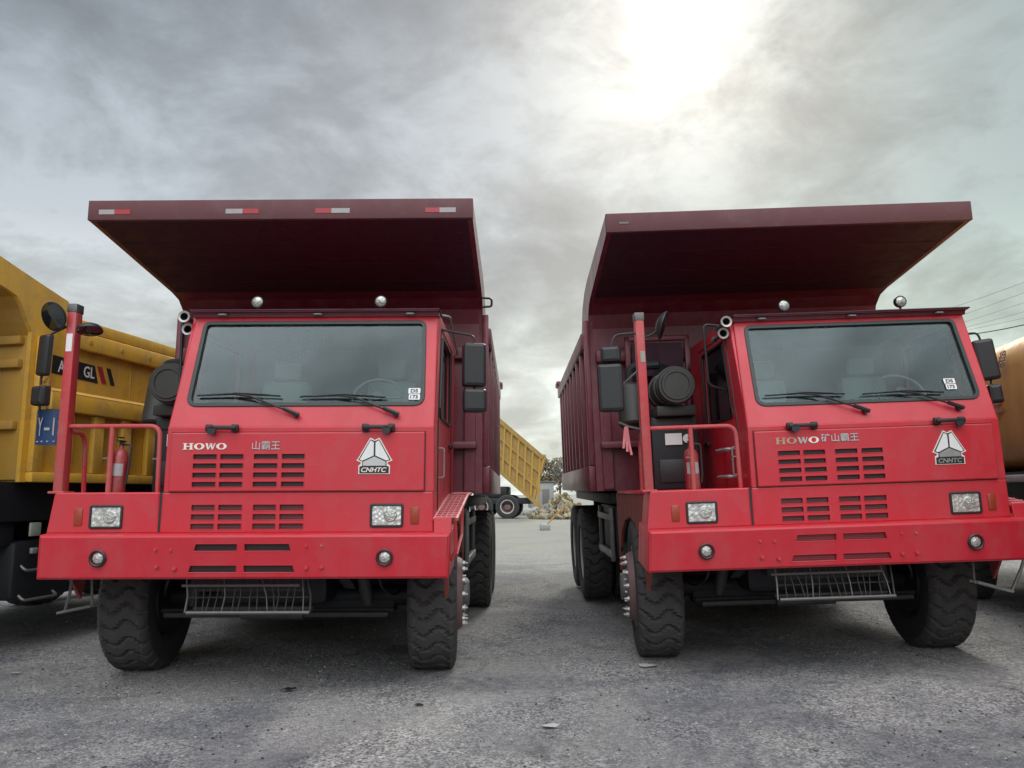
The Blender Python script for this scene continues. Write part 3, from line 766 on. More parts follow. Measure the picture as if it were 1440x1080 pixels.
    front = side[1:7]
    off_ = .05
    for (a1_, b1_), (a2_, b2_) in zip(front, front[1:]):
        vv = [(-1.715, a1_, b1_), (1.715, a1_, b1_), (1.715, a2_, b2_), (-1.715, a2_, b2_)]
        bd.add(vv, [[3, 2, 1, 0]], mar); bd.add([(x, y + off_, z) for x, y, z in vv], [[0, 1, 2, 3]], mar)
    bd.box((-1.71, 2.64, 1.66), (1.71, 7.90, 1.76), mar)
    dump = bd.build('dump_body', root, 28)
    # canopy sheet with lip
    cn = MB()
    vv = [(-1.715, .60, 4.110), (1.715, .60, 4.110), (1.715, 2.31, 3.899), (-1.715, 2.31, 3.899)]
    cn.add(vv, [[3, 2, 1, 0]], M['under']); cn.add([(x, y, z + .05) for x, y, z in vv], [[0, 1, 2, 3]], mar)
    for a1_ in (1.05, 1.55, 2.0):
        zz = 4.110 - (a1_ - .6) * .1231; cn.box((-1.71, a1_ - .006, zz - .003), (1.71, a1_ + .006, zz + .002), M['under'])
    cn.box((-1.768, .552, 4.106), (1.768, .604, 4.296), M['lip'], .008)
    can = cn.build('canopy', dump)
    # front-wall stiffeners
    for sx in (-1.62, -1.15, -.62, 0, .62, 1.15, 1.62):
        st_ = MB(); st_.plate([(0, 0), (.13, 0), (.13, 1.68), (0, 1.68)], mar, (sx - .065, 2.525 - .0, 1.64), X_, (0, .047, 1), .09, .012)
        st_.build('stiffener', dump)
    hb = MB(); hb.box((-1.7, 2.50, 3.16), (1.7, 2.62, 3.30), mar, .015); hb.box((-1.7, 2.46, 2.12), (1.7, 2.60, 2.20), mar, .015); hb.build('cross_beam', dump)
    ribm = MB(); ribm.box((0, -.06, 1.925), (.088, .06, 3.362), mar, .014); first = None
    for sg in (-1, 1):
        for k in range(8):
            y = 3.14 + k * .615
            if first is None: r_ = ribm.build('rib', dump, loc=(1.766, y, 0)); first = r_; r_.location = (-1.766 - .085, y, 0)
            else: r_ = bpy.data.objects.new('rib', first.data); COL.objects.link(r_); r_.parent = dump; r_.location = (1.766 if sg > 0 else -1.766 - .085, y, 0)
    if LFT: hk = MB(); hk.tube(rpath([(1.76, 2.45, 3.86), (1.875, 2.45, 3.85), (1.875, 2.45, 3.755), (1.76, 2.45, 3.75)], .03, 4), .013, M['black'], 8); hk.build('lifting_eye', dump)
    for sg in (-1, 1):
        hk = MB(); hk.cyl((sg * 1.80, 7.6, 3.58), (sg * 1.80, 7.85, 3.58), .06, M['frame'], seg=12); hk.box((sg * 1.77, 7.5, 3.55), (sg * 1.90, 7.92, 3.64), mar, .02); hk.build('tailgate_hinge', dump)
    if LFT:
        for (a_, b_, mk) in ((-1.663, -1.520, 'refl_white'), (-1.518, -1.375, 'redsign'), (-.498, -.342, 'refl_white'), (-.340, -.195, 'redsign'), (.325, .470, 'redsign'), (.472, .640, 'refl_white'), (1.331, 1.460, 'redsign'), (1.462, 1.611, 'refl_white')):
            r_ = MB(); r_.box((a_, .548, 4.160), (b_, .553, 4.205), M[mk]); r_.build('reflector_strip', dump)
    else:
        r_ = MB(); r_.box((-1.64, .548, 4.185), (-1.55, .553, 4.205), M['steel']); r_.build('reflector_strip', dump)
    # ---------------- chassis
    ch = MB(); fr = M['frame']
    ch.box((-1.60, 2.75, 1.46), (1.60, 7.85, 1.60), fr, .02); ch.box((-1.5, 2.62, 1.15), (1.5, 2.70, 1.58), fr, .02); ch.box((-1.3, 7.6, .95), (1.3, 7.7, 1.46), fr, .02)  # subframe and cross panels added to close bright gaps under the body
    for sx in (-.42, .42): ch.box((sx - .05, .45, 1.00), (sx + .05, 7.8, 1.32), fr, .01)
    for y in (.6, 2.4, 3.4, 4.6, 6.1, 7.7): ch.box((-.42, y - .06, 1.04), (.42, y + .06, 1.28), fr)
    ch.box((-1.50, .42, 1.02), (1.50, .52, 1.26), fr, .01)
    ch.box((-.55, 1.6, .78), (.35, 2.4, 1.5), fr, .05)
    ch.box((-.50, .60, .95), (.50, .70, 1.55), fr, .02)
    chs = ch.build('chassis', root)
    ax = MB(); ax.box((-1.0, 1.31, .50), (1.0, 1.49, .66), fr, .03); ax.cyl((-1.15, 1.40, .66), (1.15, 1.40, .66), .10, fr)
    ax.tube([(-1.05, .98, .58), (1.05, .98, .58)], .022, fr, 8)
    ax.build('axle', chs)
    for y in (5.35, 6.8):
        ax = MB(); ax.cyl((-1.5, y, .67), (1.5, y, .67), .16, fr); ax.lathe([(0, -.3), (.2, -.26), (.32, -.1), (.32, .1), (.2, .26), (0, .3)], (0, y, .67), (0, 1, 0), fr, 20); ax.build('axle', chs)
    for sx in (-.62, .62):
        l_ = MB()
        for k in range(7):
            e = .68 - k * .06
            l_.box((sx - .05, 1.40 - e, .80 + .024 * -k + .1), (sx + .05, 1.40 + e, .82 + .024 * -k + .1), M['frame'], .003)
        l_.build('leaf_spring', chs)
    tk = MB(); tk.box((-1.55, 2.75, .80), (-.75, 4.30, 1.45), fr, .06); tk.build('fuel_tank', root); tk = MB(); tk.box((.75, 2.75, .80), (1.50, 4.30, 1.45), fr, .06); tk.build('fuel_tank', root)
    for sg in (-1, 1):
        b = MB()
        for y in (2.85, 4.05): b.box((sg * 1.555, y - .05, .78), (sg * 1.60, y + .05, 1.42), M['steel'], .01)
        for z in (.86, 1.30): b.box((sg * 1.556, 2.85, z - .04), (sg * 1.612, 4.10, z + .04), M['galv'], .01)
        b.build('tank_guard', root)
    # drop step under the bumper
    st = MB()
    st.tube([(-.555, .22, .885), (.40, .22, .885)], .012, M['steel'], 8); st.tube([(-.50, .20, .675), (.49, .20, .675)], .015, M['steel'], 8)
    for k in range(17):
        x = -.50 + .99 * k / 16; d = rnd.uniform(-.035, .035)
        st.tube([(x + rnd.uniform(-.05, .03), .26, .95), (x + d * .4, .225, .80), (x + d, .20, .675)], .0055 if 0 < k < 16 else .009, M['steel'] if k % 5 == 0 else M['dk_steel'], 5)
    st.tube([(-.52, .235, .79), (.47, .235, .79)], .006, M['dk_steel'], 6); st.tube([(-.50, .33, .69), (.48, .33, .69)], .013, M['dk_steel'], 6)
    st.box((-.5, .30, .83), (.42, .31, .95), M['mesh'])
    st.build('drop_step', root)
    ut = MB(); ut.box((-.98, 2.48, .56), (.98, 2.56, 1.2), fr, .02); ut.box((-.55, .95, .62), (.45, 2.2, 1.0), fr, .08); ut.build('underbody_blocker', chs)  # dark boxes added to block bright ground seen beneath the bumper
    dr = MB(); dr.box((-.95, .60, .93), (.85, .78, 1.0), fr, .02); dr.build('front_crossmember', chs)
    e = MB()
    if LFT:
        e.tube(rpath([(-1.50, .30, .95), (-1.52, .32, .80), (-1.55, .32, .67)], .03, 3), .012, M['steel'], 6); e.tube([(-1.36, .34, .95), (-1.34, .34, .72)], .010, M['steel'], 6)
        for k in range(3): e.tube([(-1.59, .28 + k * .05, .662), (-1.325, .30 + k * .05, .715)], .011, M['steel'], 6)
    else:
        e.tube(rpath([(1.72, .34, .95), (1.68, .33, .86), (1.56, .32, .66)], .03, 3), .014, M['steel'], 6)
        for k in range(3): e.tube([(1.25, .28 + k * .06, .753), (1.56, .30 + k * .06, .66)], .013, M['galv'], 6)
        e.tube([(1.30, .40, .95), (1.28, .38, .76)], .010, M['steel'], 6)
    e.build('side_step', root)
    um = MB(); dk = M['dk_steel']
    um.tube([(-1.0, .92, .55), (1.0, .92, .55)], .024, dk, 8); um.cyl((-.30, .90, .55), (.25, .90, .55), .038, dk)
    um.build('steering_rod', chs)
    for sg in (-1, 1):
        um = MB(); um.cyl((sg * .80, 1.05, .62), (sg * .70, .95, 1.25), .045, dk); um.cyl((sg * .79, 1.04, .68), (sg * .74, .99, .98), .06, dk); um.build('shock_absorber', chs)
        um = MB(); um.tube(rpath([(sg * .9, .9, 1.1), (sg * .95, .8, .8), (sg * 1.05, 1.0, .70), (sg * 1.12, 1.2, .78)], .08, 4), .012, M['black'], 6); um.build('brake_hose', chs)
    um = MB(); um.box((-.42, .75, .80), (-.05, 1.1, 1.12), dk, .03); um.cyl((.12, .72, .93), (.12, 1.2, .93), .13, dk); um.tube(rpath([(-.6, .7, 1.0), (-.2, .66, .86), (.5, .66, .9), (.8, .8, 1.1)], .1, 4), .018, M['black'], 6); um.build('engine_sump', chs)
    # mud flap
    for sg in (-1, 1):
        f = MB(); f.box((sg * 1.12, 2.14, .55), (sg * 1.55, 2.16, 1.35), M['rubber']); f.build('mud_flap', root)
    # ---------------- wheels
    for sg in (-1, 1):
        w_ = wheel(root, sg * 1.36, 1.40, .675, sg, True, rnd.uniform(0, 6)); w_.rotation_euler.z += R(4) if LFT else R(-4.5)
        for y in (5.35, 6.80):
            wheel(root, sg * 1.555, y, .675, sg, False, rnd.uniform(0, 6)); wheel(root, sg * 1.10, y, .675, -sg, False, rnd.uniform(0, 6))
    return root

tL = red_truck('L', (-2.1308, 6.0529, -.0004), (R(-.0907), R(.1879), R(-.3553)),
   'red mining dump truck with red and white reflector strips along its canopy lip')
tR = red_truck('R', (2.7975, 6.4649, .0268), (R(.5308), R(-1.5704), R(-.2419)),
   'red mining dump truck with a plain canopy lip without reflector strips')

# ---------------- things hung on or held by the trucks
def extinguisher(truckloc, truckrot, lx, label, tilt):
    o = empty('fire_extinguisher', (0, 0, 0)); o.matrix_world = (Matrix.Translation(truckloc) @ Euler(truckrot).to_matrix().to_4x4() @ Matrix.Translation((lx, .245, 1.63)) @ Euler((0, tilt, 0)).to_matrix().to_4x4())
    tag(o, label, 'fire extinguisher', 'red fire extinguishers on the truck railings')
    b = MB(); b.lathe([(0, 0), (.055, 0), (.062, .012), (.062, .30), (.05, .34), (.022, .365), (.02, .39), (0, .39)], (0, 0, 0), (0, 0, 1), M['ext_red'], 28); b.build('cylinder_body', o)
    v = MB(); v.cyl((0, 0, .38), (0, 0, .42), .018, M['black'], seg=12); v.box((-.012, -.055, .42), (.012, .05, .435), M['black'], .004); v.box((-.012, -.06, .45), (.012, .02, .462), M['black'], .004); v.build('valve', o)
    h = MB(); h.tube(rpath([(.02, 0, .40), (.09, -.01, .40), (.082, -.02, .12), (.07, -.02, .06)], .05, 5), .009, M['black'], 8); h.build('hose', o)
    l_ = MB()
    pts = [(.0632 * math.sin(a), -.0632 * math.cos(a)) for a in [R(d) for d in range(-55, 56, 10)]]
    for k in range(len(pts) - 1): l_.add([(*pts[k], .14), (*pts[k + 1], .14), (*pts[k + 1], .24), (*pts[k], .24)], [[0, 1, 2, 3]], M['refl_white'])
    l_.build('sticker', o, 60)
    return o
extinguisher(tL.location, tL.rotation_euler, -1.155, 'red fire extinguisher behind the railing of the truck with reflector strips', R(2))
extinguisher(tR.location, tR.rotation_euler, -1.165, 'red fire extinguisher behind the railing of the truck with the plain canopy lip', R(-1))
# blue number plate hanging below the small mirror
bp_ = empty('number_plate'); bp_.matrix_world = Matrix.Translation(tL.location) @ tL.rotation_euler.to_matrix().to_4x4() @ Matrix.Translation((-1.712, .16, 2.175))
tag(bp_, 'curved blue number plate with white Y-1 marks, hanging below the mirrors on the mirror post', 'number plate')
mb = MB(); W2, H2 = .135, .145
cols_ = 12; vs = []
for dpt in (0, .006):
    for k in range(cols_ + 1):
        u = -1 + 2 * k / cols_; x = u * W2; y = .05 * u * u + dpt
        vs += [(x, y, -H2 - .01 * (1 - u * u)), (x, y, H2)]
fs = []; n2 = (cols_ + 1) * 2
for k in range(cols_): fs += [[2 * k, 2 * k + 2, 2 * k + 3, 2 * k + 1], [n2 + 2 * k + 1, n2 + 2 * k + 3, n2 + 2 * k + 2, n2 + 2 * k], [2 * k + 1, 2 * k + 3, n2 + 2 * k + 3, n2 + 2 * k + 1], [2 * k, n2 + 2 * k, n2 + 2 * k + 2, 2 * k + 2]]
mb.add(vs, fs, M['blue']); mb.build('plate', bp_)
mb = MB(); text_into(mb, 'Y', M['refl_white'], (-.075, .008, .0), (.95, -.3, 0), (0, 0, 1), .15, .050, .004)
text_into(mb, '-', M['refl_white'], (-.01, -.004, -.02), (1, 0, 0), (0, 0, 1), .022, .045, .004)
text_into(mb, '1S', M['refl_white'], (.072, .012, .0), (.95, .28, 0), (0, 0, 1), .15, .08, .004)
for k in range(5):
    x = -.10 + .05 * k; mb.plate([(x - .012, -.118), (x, -.13), (x + .012, -.118)], M['refl_white'], (0, -.006 + .05 * (x / W2) ** 2, 0), (1, 0, 0), (0, 0, 1), .004)
mb.build('lettering', bp_)
mb = MB(); mb.tube([(-.10, .02, .14), (-.09, .0, .22)], .008, M['black'], 6); mb.build('hanger', bp_)
# faded ribbon on the other truck's post bracket
rb = MB()
for k, dx in enumerate((-.02, .0, .022)):
    pts = [(dx * .3, 0, 0), (dx, .01, -.10 - .03 * k), (dx * 1.6, 0, -.19 - .03 * k)]
    w = .010
    for a, b in zip(pts, pts[1:]):
        rb.add([(a[0] - w, a[1], a[2]), (a[0] + w, a[1], a[2]), (b[0] + w, b[1], b[2]), (b[0] - w, b[1], b[2]), (a[0] - w, a[1] + .004, a[2]), (a[0] + w, a[1] + .004, a[2]), (b[0] + w, b[1] + .004, b[2]), (b[0] - w, b[1] + .004, b[2])], [[0, 3, 2, 1], [4, 5, 6, 7], [0, 4, 7, 3], [1, 2, 6, 5]], M['pipe_pink'])
ro = rb.build('ribbon'); ro.matrix_world = Matrix.Translation(tR.location) @ tR.rotation_euler.to_matrix().to_4x4() @ Matrix.Translation((-1.74, .16, 2.20))
tag(ro, 'faded red ribbon tied to a bracket on the mirror post without a number plate', 'ribbon')

# ================================================================ yellow dump truck
def yellow_truck():
    root = empty('dump_truck', (-5.06, 7.8, 0), (0, 0, -math.atan(.19)))
    tag(root, 'yellow dump truck with black-boxed white lettering on its side, beside the number-plated red truck', 'dump truck')
    Y, Yd = M['yellow'], M['yellow_dk']; Z_ = (0, 0, 1)
    b = MB()
    side = [(.0, 1.76), (6.1, 1.76), (6.1, 3.60), (.53, 3.60), (.52, 3.70), (.46, 3.775), (.16, 3.85), (-.27, 3.96), (-2.0, 4.42), (-2.0, 4.15), (-.34, 3.70), (-.22, 3.66), (-.13, 3.55), (-.06, 3.42), (.0, 3.33)]
    b.plate(side, Y, (0, 0, 0), (0, 1, 0), Z_, .05, 0)
    b.plate([(-p, q) for p, q in reversed(side)], Y, (-3.3, 0, 0), (0, -1, 0), Z_, .05, 0)
    b.box((.002, .50, 3.26), (.075, 6.1, 3.46), Y, .02); b.box((.002, .50, 3.468), (.055, 6.1, 3.602), Y, .015)
    b.box((.002, .22, 2.53), (.11, 6.1, 2.74), Y, .02); b.plate([(.22, 0), (6.1, 0), (6.1, .1), (.22, .1)], M['yellow'], (.11, 0, 2.735), (0, 1, 0), (-.9, 0, .45), .01)
    b.box((.002, .06, 1.76), (.09, 6.1, 1.86), Y, .01)
    b.box((.002, .06, 1.86), (.08, .2, 3.30), Y, .02)
    b.box((-3.25, .02, 1.78), (-.05, .07, 3.35), Yd, .01); b.box((-3.25, .05, 1.76), (-.05, 6.05, 1.84), Yd)
    b.add([(-3.25, -2.0, 4.16), (-.05, -2.0, 4.16), (-.05, -.34, 3.705), (-3.25, -.34, 3.705)], [[3, 2, 1, 0], [0, 1, 2, 3]], Yd)
    fp = [(-.34, 3.705), (-.22, 3.665), (-.13, 3.555), (-.06, 3.425), (.02, 3.30)]
    for p, q in zip(fp, fp[1:]): b.add([(-3.25, *p), (-.04, *p), (-.04, *q), (-3.25, *q)], [[3, 2, 1, 0], [0, 1, 2, 3]], Yd)
    b.box((-3.3, -2.04, 4.15), (.0, -1.99, 4.43), Y, .01)
    for z in (3.2, 2.95, 2.3): b.box((-3.2, -.05, z), (-.1, .03, z + .09), Yd, .01)
    body = b.build('dump_body', root, 28)
    for k in range(12):
        r = MB(); y = .45 + k * .47; r.box((.002, y, 1.865), (.075, y + .16, 2.528), Y, .015); r.build('rib', body)
    for x in (-.55, -1.3, -2.1):
        r = MB(); r.box((x - .05, -.06, 1.78), (x + .05, .03, 3.33), Yd, .015); r.build('stiffener', body)
    for k in range(10):
        q = MB(); y = .75 + k * .52; q.cyl((.07, y, 3.36), (.09, y, 3.36), .022, Yd, seg=6); q.build('bolt', body)
    for y in (1.55, 2.95, 4.35):
        q = MB(); q.tube([(.004, y, 2.76), (.004, y, 3.25)], .008, Yd, 5); q.build('weld_seam', body)
    q = MB(); q.tube(rpath([(.05, .12, 3.30), (.12, .12, 3.25), (.12, .12, 2.85), (.05, .12, 2.80)], .03, 3), .014, Yd, 6); q.build('grab_handle', body)
    t = MB(); t.plate([(.30, 2.94), (1.00, 2.92), (.93, 3.12), (.30, 3.14)], M['frame'], (.004, 0, 0), (0, 1, 0), Z_, .003)
    text_into(t, 'AT', M['white'], (.006, .465, 3.03), (0, 1, 0), Z_, .13, .17, .003, 0, .01); text_into(t, 'GL', M['white'], (.006, .845, 3.03), (0, 1, 0), Z_, .13, .17, .003, 0, .01)
    t.build('lettering', body); t = MB()
    t.plate([(1.06, 2.93), (1.14, 2.93), (1.05, 3.125), (.97, 3.125)], M['redsign'], (.005, 0, 0), (0, 1, 0), Z_, .003)
    t.build('side_stripe', body); t = MB(); t.plate([(1.21, 2.93), (1.28, 2.93), (1.19, 3.125), (1.12, 3.125)], M['frame'], (.005, 0, 0), (0, 1, 0), Z_, .003)
    t.build('side_stripe', body)
    c = MB(); fr = M['frame']
    for x in (-1.2, -2.1): c.box((x - .06, -2.3, .95), (x + .06, 6.2, 1.30), fr)
    c.box((-.85, .1, .55), (-.08, 1.35, 1.15), fr, .06); c.box((-.75, 1.6, .5), (-.15, 2.6, 1.1), fr, .05); c.box((-3.1, .2, .6), (-2.4, 2.4, 1.2), fr, .05)
    c.box((-3.2, -.75, 1.38), (-.1, -.35, 1.62), fr, .03); c.box((-3.1, -.2, 1.36), (-.1, 6.0, 1.76), fr); c.box((-3.1, .2, .5), (-3.0, 6, 1.5), fr)  # added solid subframe fills the bright gap under the body
    c.build('chassis', root)
    k = MB(); k.box((-.50, -.12, 1.10), (-.15, .16, 1.42), fr, .03); k.tube([(-.5, -.14, 1.45), (-.1, -.14, 1.45)], .012, M['steel'], 6); k.tube([(-.5, -.14, 1.33), (-.1, -.14, 1.33)], .012, M['steel'], 6); k.build('equipment_box', root)
    g = MB(); g.box((-.03, .20, 1.20), (.0, .34, 1.34), M['chip'], .01); g.box((-.04, .24, 1.02), (.0, .32, 1.08), M['galv'], .01); g.build('warning_plate', root)
    st = MB()
    for z in (.55, .85): st.tube(rpath([(-.3, .2, z + .2), (-.02, .2, z), (-.02, .65, z), (-.3, .65, z + .2)], .04, 3), .016, M['steel'], 6)
    st.build('side_step', root)
    cb = MB(); cb.box((-3.05, -2.5, 1.35), (-.25, -.75, 3.3), Y, .12); cab = cb.build('cab', root)
    w = MB(); w.box((-.252, -2.2, 2.35), (-.24, -1.2, 3.05), M['frame'], .01); w.box((-2.8, -2.53, 2.3), (-.5, -2.49, 3.1), M['frame'], .02); w.build('window', cab)
    for sx, sg in ((-.35, 1), (-2.95, -1)):
        wheel(root, sx, -1.6, .66, sg, True, 1)
        for y in (3.6, 5.0): wheel(root, sx + .05 * sg, y, .66, sg, False, 2)
yellow_truck()

# ================================================================ orange tank truck
def orange_truck():
    root = empty('tank_truck', (5.66, 9.10, .09), (0, 0, -math.atan(.19)))
    tag(root, 'orange tank truck with red and dark characters on its rounded side', 'tank truck')
    b = MB(); n = 40; vs = []; sect = []
    for k in range(n):
        t = 2 * math.pi * k / n; cx, cz = math.cos(t), math.sin(t)
        e = 2 / 4.6
        x = 1.25 + 1.25 * math.copysign(abs(cx) ** e, cx); z = 2.50 + .80 * math.copysign(abs(cz) ** e, cz); sect.append((x, z))
    ys = [-3.05, -3.0, 4.4, 4.45]; sc = [.94, 1, 1, .94]
    for y, s in zip(ys, sc):
        for x, z in sect: vs.append((1.25 + (x - 1.25) * s, y, 2.5 + (z - 2.5) * s))
    fs = [[i * n + k, (i + 1) * n + k, (i + 1) * n + (k + 1) % n, i * n + (k + 1) % n] for i in range(3) for k in range(n)] + [list(range(n)), list(range(3 * n, 4 * n))[::-1]]
    b.add(vs, fs, M['orange']); tank = b.build('tank', root, 30)
    r = MB()
    for y in (-2.2, .9, 2.6):
        r = MB(); pts = [(1.25 + (x - 1.25) * 1.008, y, 2.5 + (z - 2.5) * 1.008) for x, z in sect]; r.tube(pts + pts[:1], .018, M['orange'], 6); r.build('hoop', tank)
    t = MB(); U = (0, -1, 0); Z_ = (0, 0, 1)
    text_into(t, '稳', M['lip'], (-.02, -.78, 2.965), U, (.25, 0, 1), .21, .19, .004)
    text_into(t, '车', M['redsign'], (-.008, -.50, 2.50), U, Z_, .38, .30, .004)
    t.plate([(.26, 2.88), (.32, 2.88), (.38, 2.98), (.40, 2.88), (.45, 2.88), (.40, 3.04), (.36, 3.04)], M['lip'], (-.01, 0, 0), U, Z_, .004)
    t.build('lettering', tank)
    c = MB(); fr = M['frame']
    for x in (.9, 1.6): c.box((x - .05, -3.4, 1.05), (x + .05, 4.5, 1.35), fr)
    c.box((.15, -.7, .75), (.75, .9, 1.3), fr, .05); c.box((0.1, -3.0, 1.30), (2.4, 4.4, 1.72), fr, .02); c.box((2.3, -3, .6), (2.4, 4.4, 1.4), fr)  # solid block added to darken the bright gap under the tank
    c.build('chassis', root)
    sk = MB(); sk.box((-.02, -3.0, 1.60), (.05, 4.4, 1.68), M['rim_pale'], .01); sk.build('side_rail', root)
    pl = MB(); pl.tube([(0.0, -.2, .95), (.4, -.2, .95)], .016, M['steel'], 6); pl.tube([(0.0, .3, .95), (.4, .3, .95)], .016, M['steel'], 6); pl.tube([(0.0, -.2, .95), (0.0, .3, .95)], .02, M['steel'], 6); pl.build('side_step', root)
    cb = MB(); cb.box((.05, -5.0, 1.1), (2.45, -3.3, 3.1), M['orange'], .12); cab = cb.build('cab', root)
    w = MB(); w.box((.03, -4.7, 2.1), (.06, -3.8, 2.85), fr, .01); w.box((.3, -5.02, 2.0), (2.2, -4.98, 2.9), fr, .02); w.build('window', cab)
    for sx, sg in ((.32, -1), (2.18, 1)):
        wheel(root, sx, -4.1, .62, sg, True, 1, .93)
        for y in (1.8, 3.2): wheel(root, sx, y, .62, sg, False, 2, .93)
orange_truck()

# ================================================================ far yard between the trucks
def far(u, v, d):
    """point on the viewing ray of pixel u,v at depth d (used only to lay out the yard behind)"""
    r = ray(u, v); return Vector((0, 0, EYE)) + r * (d / r.y)
def tipper():
    """yellow tipper with its body raised, side-on, 50 m away"""
    base = far(738, 693, 50); k = 50 / F
    o = empty('tipper_truck', (base.x, 50, 0), (0, 0, R(-8))); tag(o, 'distant yellow tipper truck with its ribbed body raised, seen between the two red trucks', 'tipper truck')
    Y, Yd = M['yellow_far'], M['yellow_dk']
    H = 1.6
    def q(u, v): return ((u - 738) * k, H + (693 - v) * k)
    A, B, C_, D = q(676, 566), q(764, 643), q(747, 701), q(672, 636)
    b = MB(); b.plate([D, C_, B, A], Y, (0, 0, 0), (1, 0, 0), (0, 0, 1), 2.4, 0)
    e1 = (Vector(B) - Vector(A)); e2 = (Vector(D) - Vector(A))
    A_ = Vector(A)
    body = b.build('dump_body', o, 28)
    rb = MB(); rim_ = MB()
    def bar(mbx, p, q_, w, d):
        p, q_ = Vector(p), Vector(q_); t = (q_ - p).normalized(); n_ = Vector((-t.y, t.x)) * w / 2
        pts = [p - n_, q_ - n_, q_ + n_, p + n_]
        mbx.plate([tuple(x) for x in pts], Y if mbx is rim_ else Yd, (0, -d, 0), (1, 0, 0), (0, 0, 1), d, 0)
    bar(rim_, A_, A_ + e1, .28, .14); bar(rim_, A_ + e2 * .33, A_ + e2 * .33 + e1, .16, .1); bar(rim_, A_ + e2 * .66, A_ + e2 * .66 + e1, .16, .1); bar(rim_, A_ + e2 * .97, A_ + e2 * .97 + e1, .25, .14)
    rim_.build('side_rail', body)
    for i in range(9):
        r1 = MB(); f = .06 + i * .112; p = A_ + e1 * f; bar(r1, p, p + e2 * (1 if i > 0 else .96), .13, .11); r1.build('rib', body)
    tg = MB(); bar(tg, Vector(B) + Vector((.12, .2)), Vector(C_) + Vector((.1, -.1)), .18, .05); tg.build('tailgate', body)
    c = MB(); c.box((-6.5, .1, .95), (.3, 2.2, 1.35), M['frame'], .02); c.box((-3.5, .2, 1.35), (-1.2, 2.0, 2.1), M['frame'], .1); c.build('chassis', o)
    for x in (-1.18, -2.9): 
        for y, sd in ((.25, 1), (2.1, -1)):
            w = empty('wheel', (x, y, .78), (0, 0, R(-90) * sd), o); w.scale = (1.15,) * 3
            for nm, kk in (('tyre', 'tyre'), ('rim', 'rr')):
                p = bpy.data.objects.new(nm, WD[kk]); COL.objects.link(p); p.parent = w
    cb = MB(); cb.box((-8.6, 0.0, .9), (-6.7, 2.3, 3.1), Y, .15); cb.build('cab', o)
M['yellow_far'] = paint('far_yellow_paint', (.40, .25, .055), .65, .9, (.22, .15, .075), 0)
tipper()

def foliage_mat(name, c):
    return plain(name, c, .8, 0, .5, 1.2, 0)
M['leaf1'] = foliage_mat('olive_leaves', (.15, .12, .07)); M['leaf2'] = foliage_mat('grey_green_leaves', (.16, .17, .14)); M['bark'] = plain('bark', (.08, .06, .045), .9)
def tree(x, y, h, w, m, label):
    o = empty('tree', (x, y, 0)); tag(o, label, 'tree', 'trees behind the yard')
    t = MB(); t.cyl((0, 0, 0), (.1, 0, h * .55), .16 * h / 6, M['bark'], .07, 8)
    for k in range(6):
        a = rnd.uniform(0, 6.28); z = h * rnd.uniform(.3, .5); t.cyl((.05, 0, z), (w * .35 * math.cos(a), w * .35 * math.sin(a), z + h * .25), .05, M['bark'], .02, 6)
    t.build('trunk', o)
    c = MB(); blobs = [(rnd.gauss(0, w * .22), rnd.gauss(0, w * .22), h * rnd.uniform(.42, .88), rnd.uniform(.13, .24) * w) for _ in range(16)]
    for (bx, by, bz, br) in blobs:
        for _ in range(70):
            d = Vector((rnd.gauss(0, 1), rnd.gauss(0, 1), rnd.gauss(0, 1))).normalized() * br * rnd.uniform(.6, 1.05)
            p = Vector((bx, by, bz)) + d; s = rnd.uniform(.10, .22)
            a = Vector((rnd.gauss(0, 1), rnd.gauss(0, 1), rnd.gauss(0, 1))).normalized(); b = a.orthogonal().normalized()
            c.add([p - a * s, p + b * s * .6, p + a * s, p - b * s * .6], [[0, 1, 2, 3]], m)
    c.build('crown', o, 180)
for (u, d, h, w, m, lab) in ((771, 78, 5.6, 3.6, 'leaf1', 'brownish tree directly behind the tail of the raised tipper body'),
                             (787, 88, 6.2, 4.6, 'leaf2', 'grey-green tree standing between the brownish tree and the plain-lipped red truck')):
    p = far(u, 693, d); tree(p.x, d, h, w, M[m], lab)
# low far buildings behind the yard
wb = empty('site_hut', (far(766, 693, 66).x, 66, 0), (0, 0, R(5))); tag(wb, 'pale site hut with a grey door behind the raised tipper body', 'hut')
mb = MB(); mb.box((-1.2, 0, 0), (.8, 2.5, 2.6), M['galv'], .03); mb.build('wall', wb)
mb = MB(); mb.plate([(-1.35, 2.6), (.95, 2.6), (.95, 2.7), (-1.35, 2.7)], M['steel'], (0, -.15, 0), (1, 0, 0), (0, 0, 1), 2.8, .02); mb.build('roof', wb)
mb = MB(); mb.box((-.2, -.03, 0), (.4, .0, 2.0), M['steel'], .01); mb.build('door', wb)
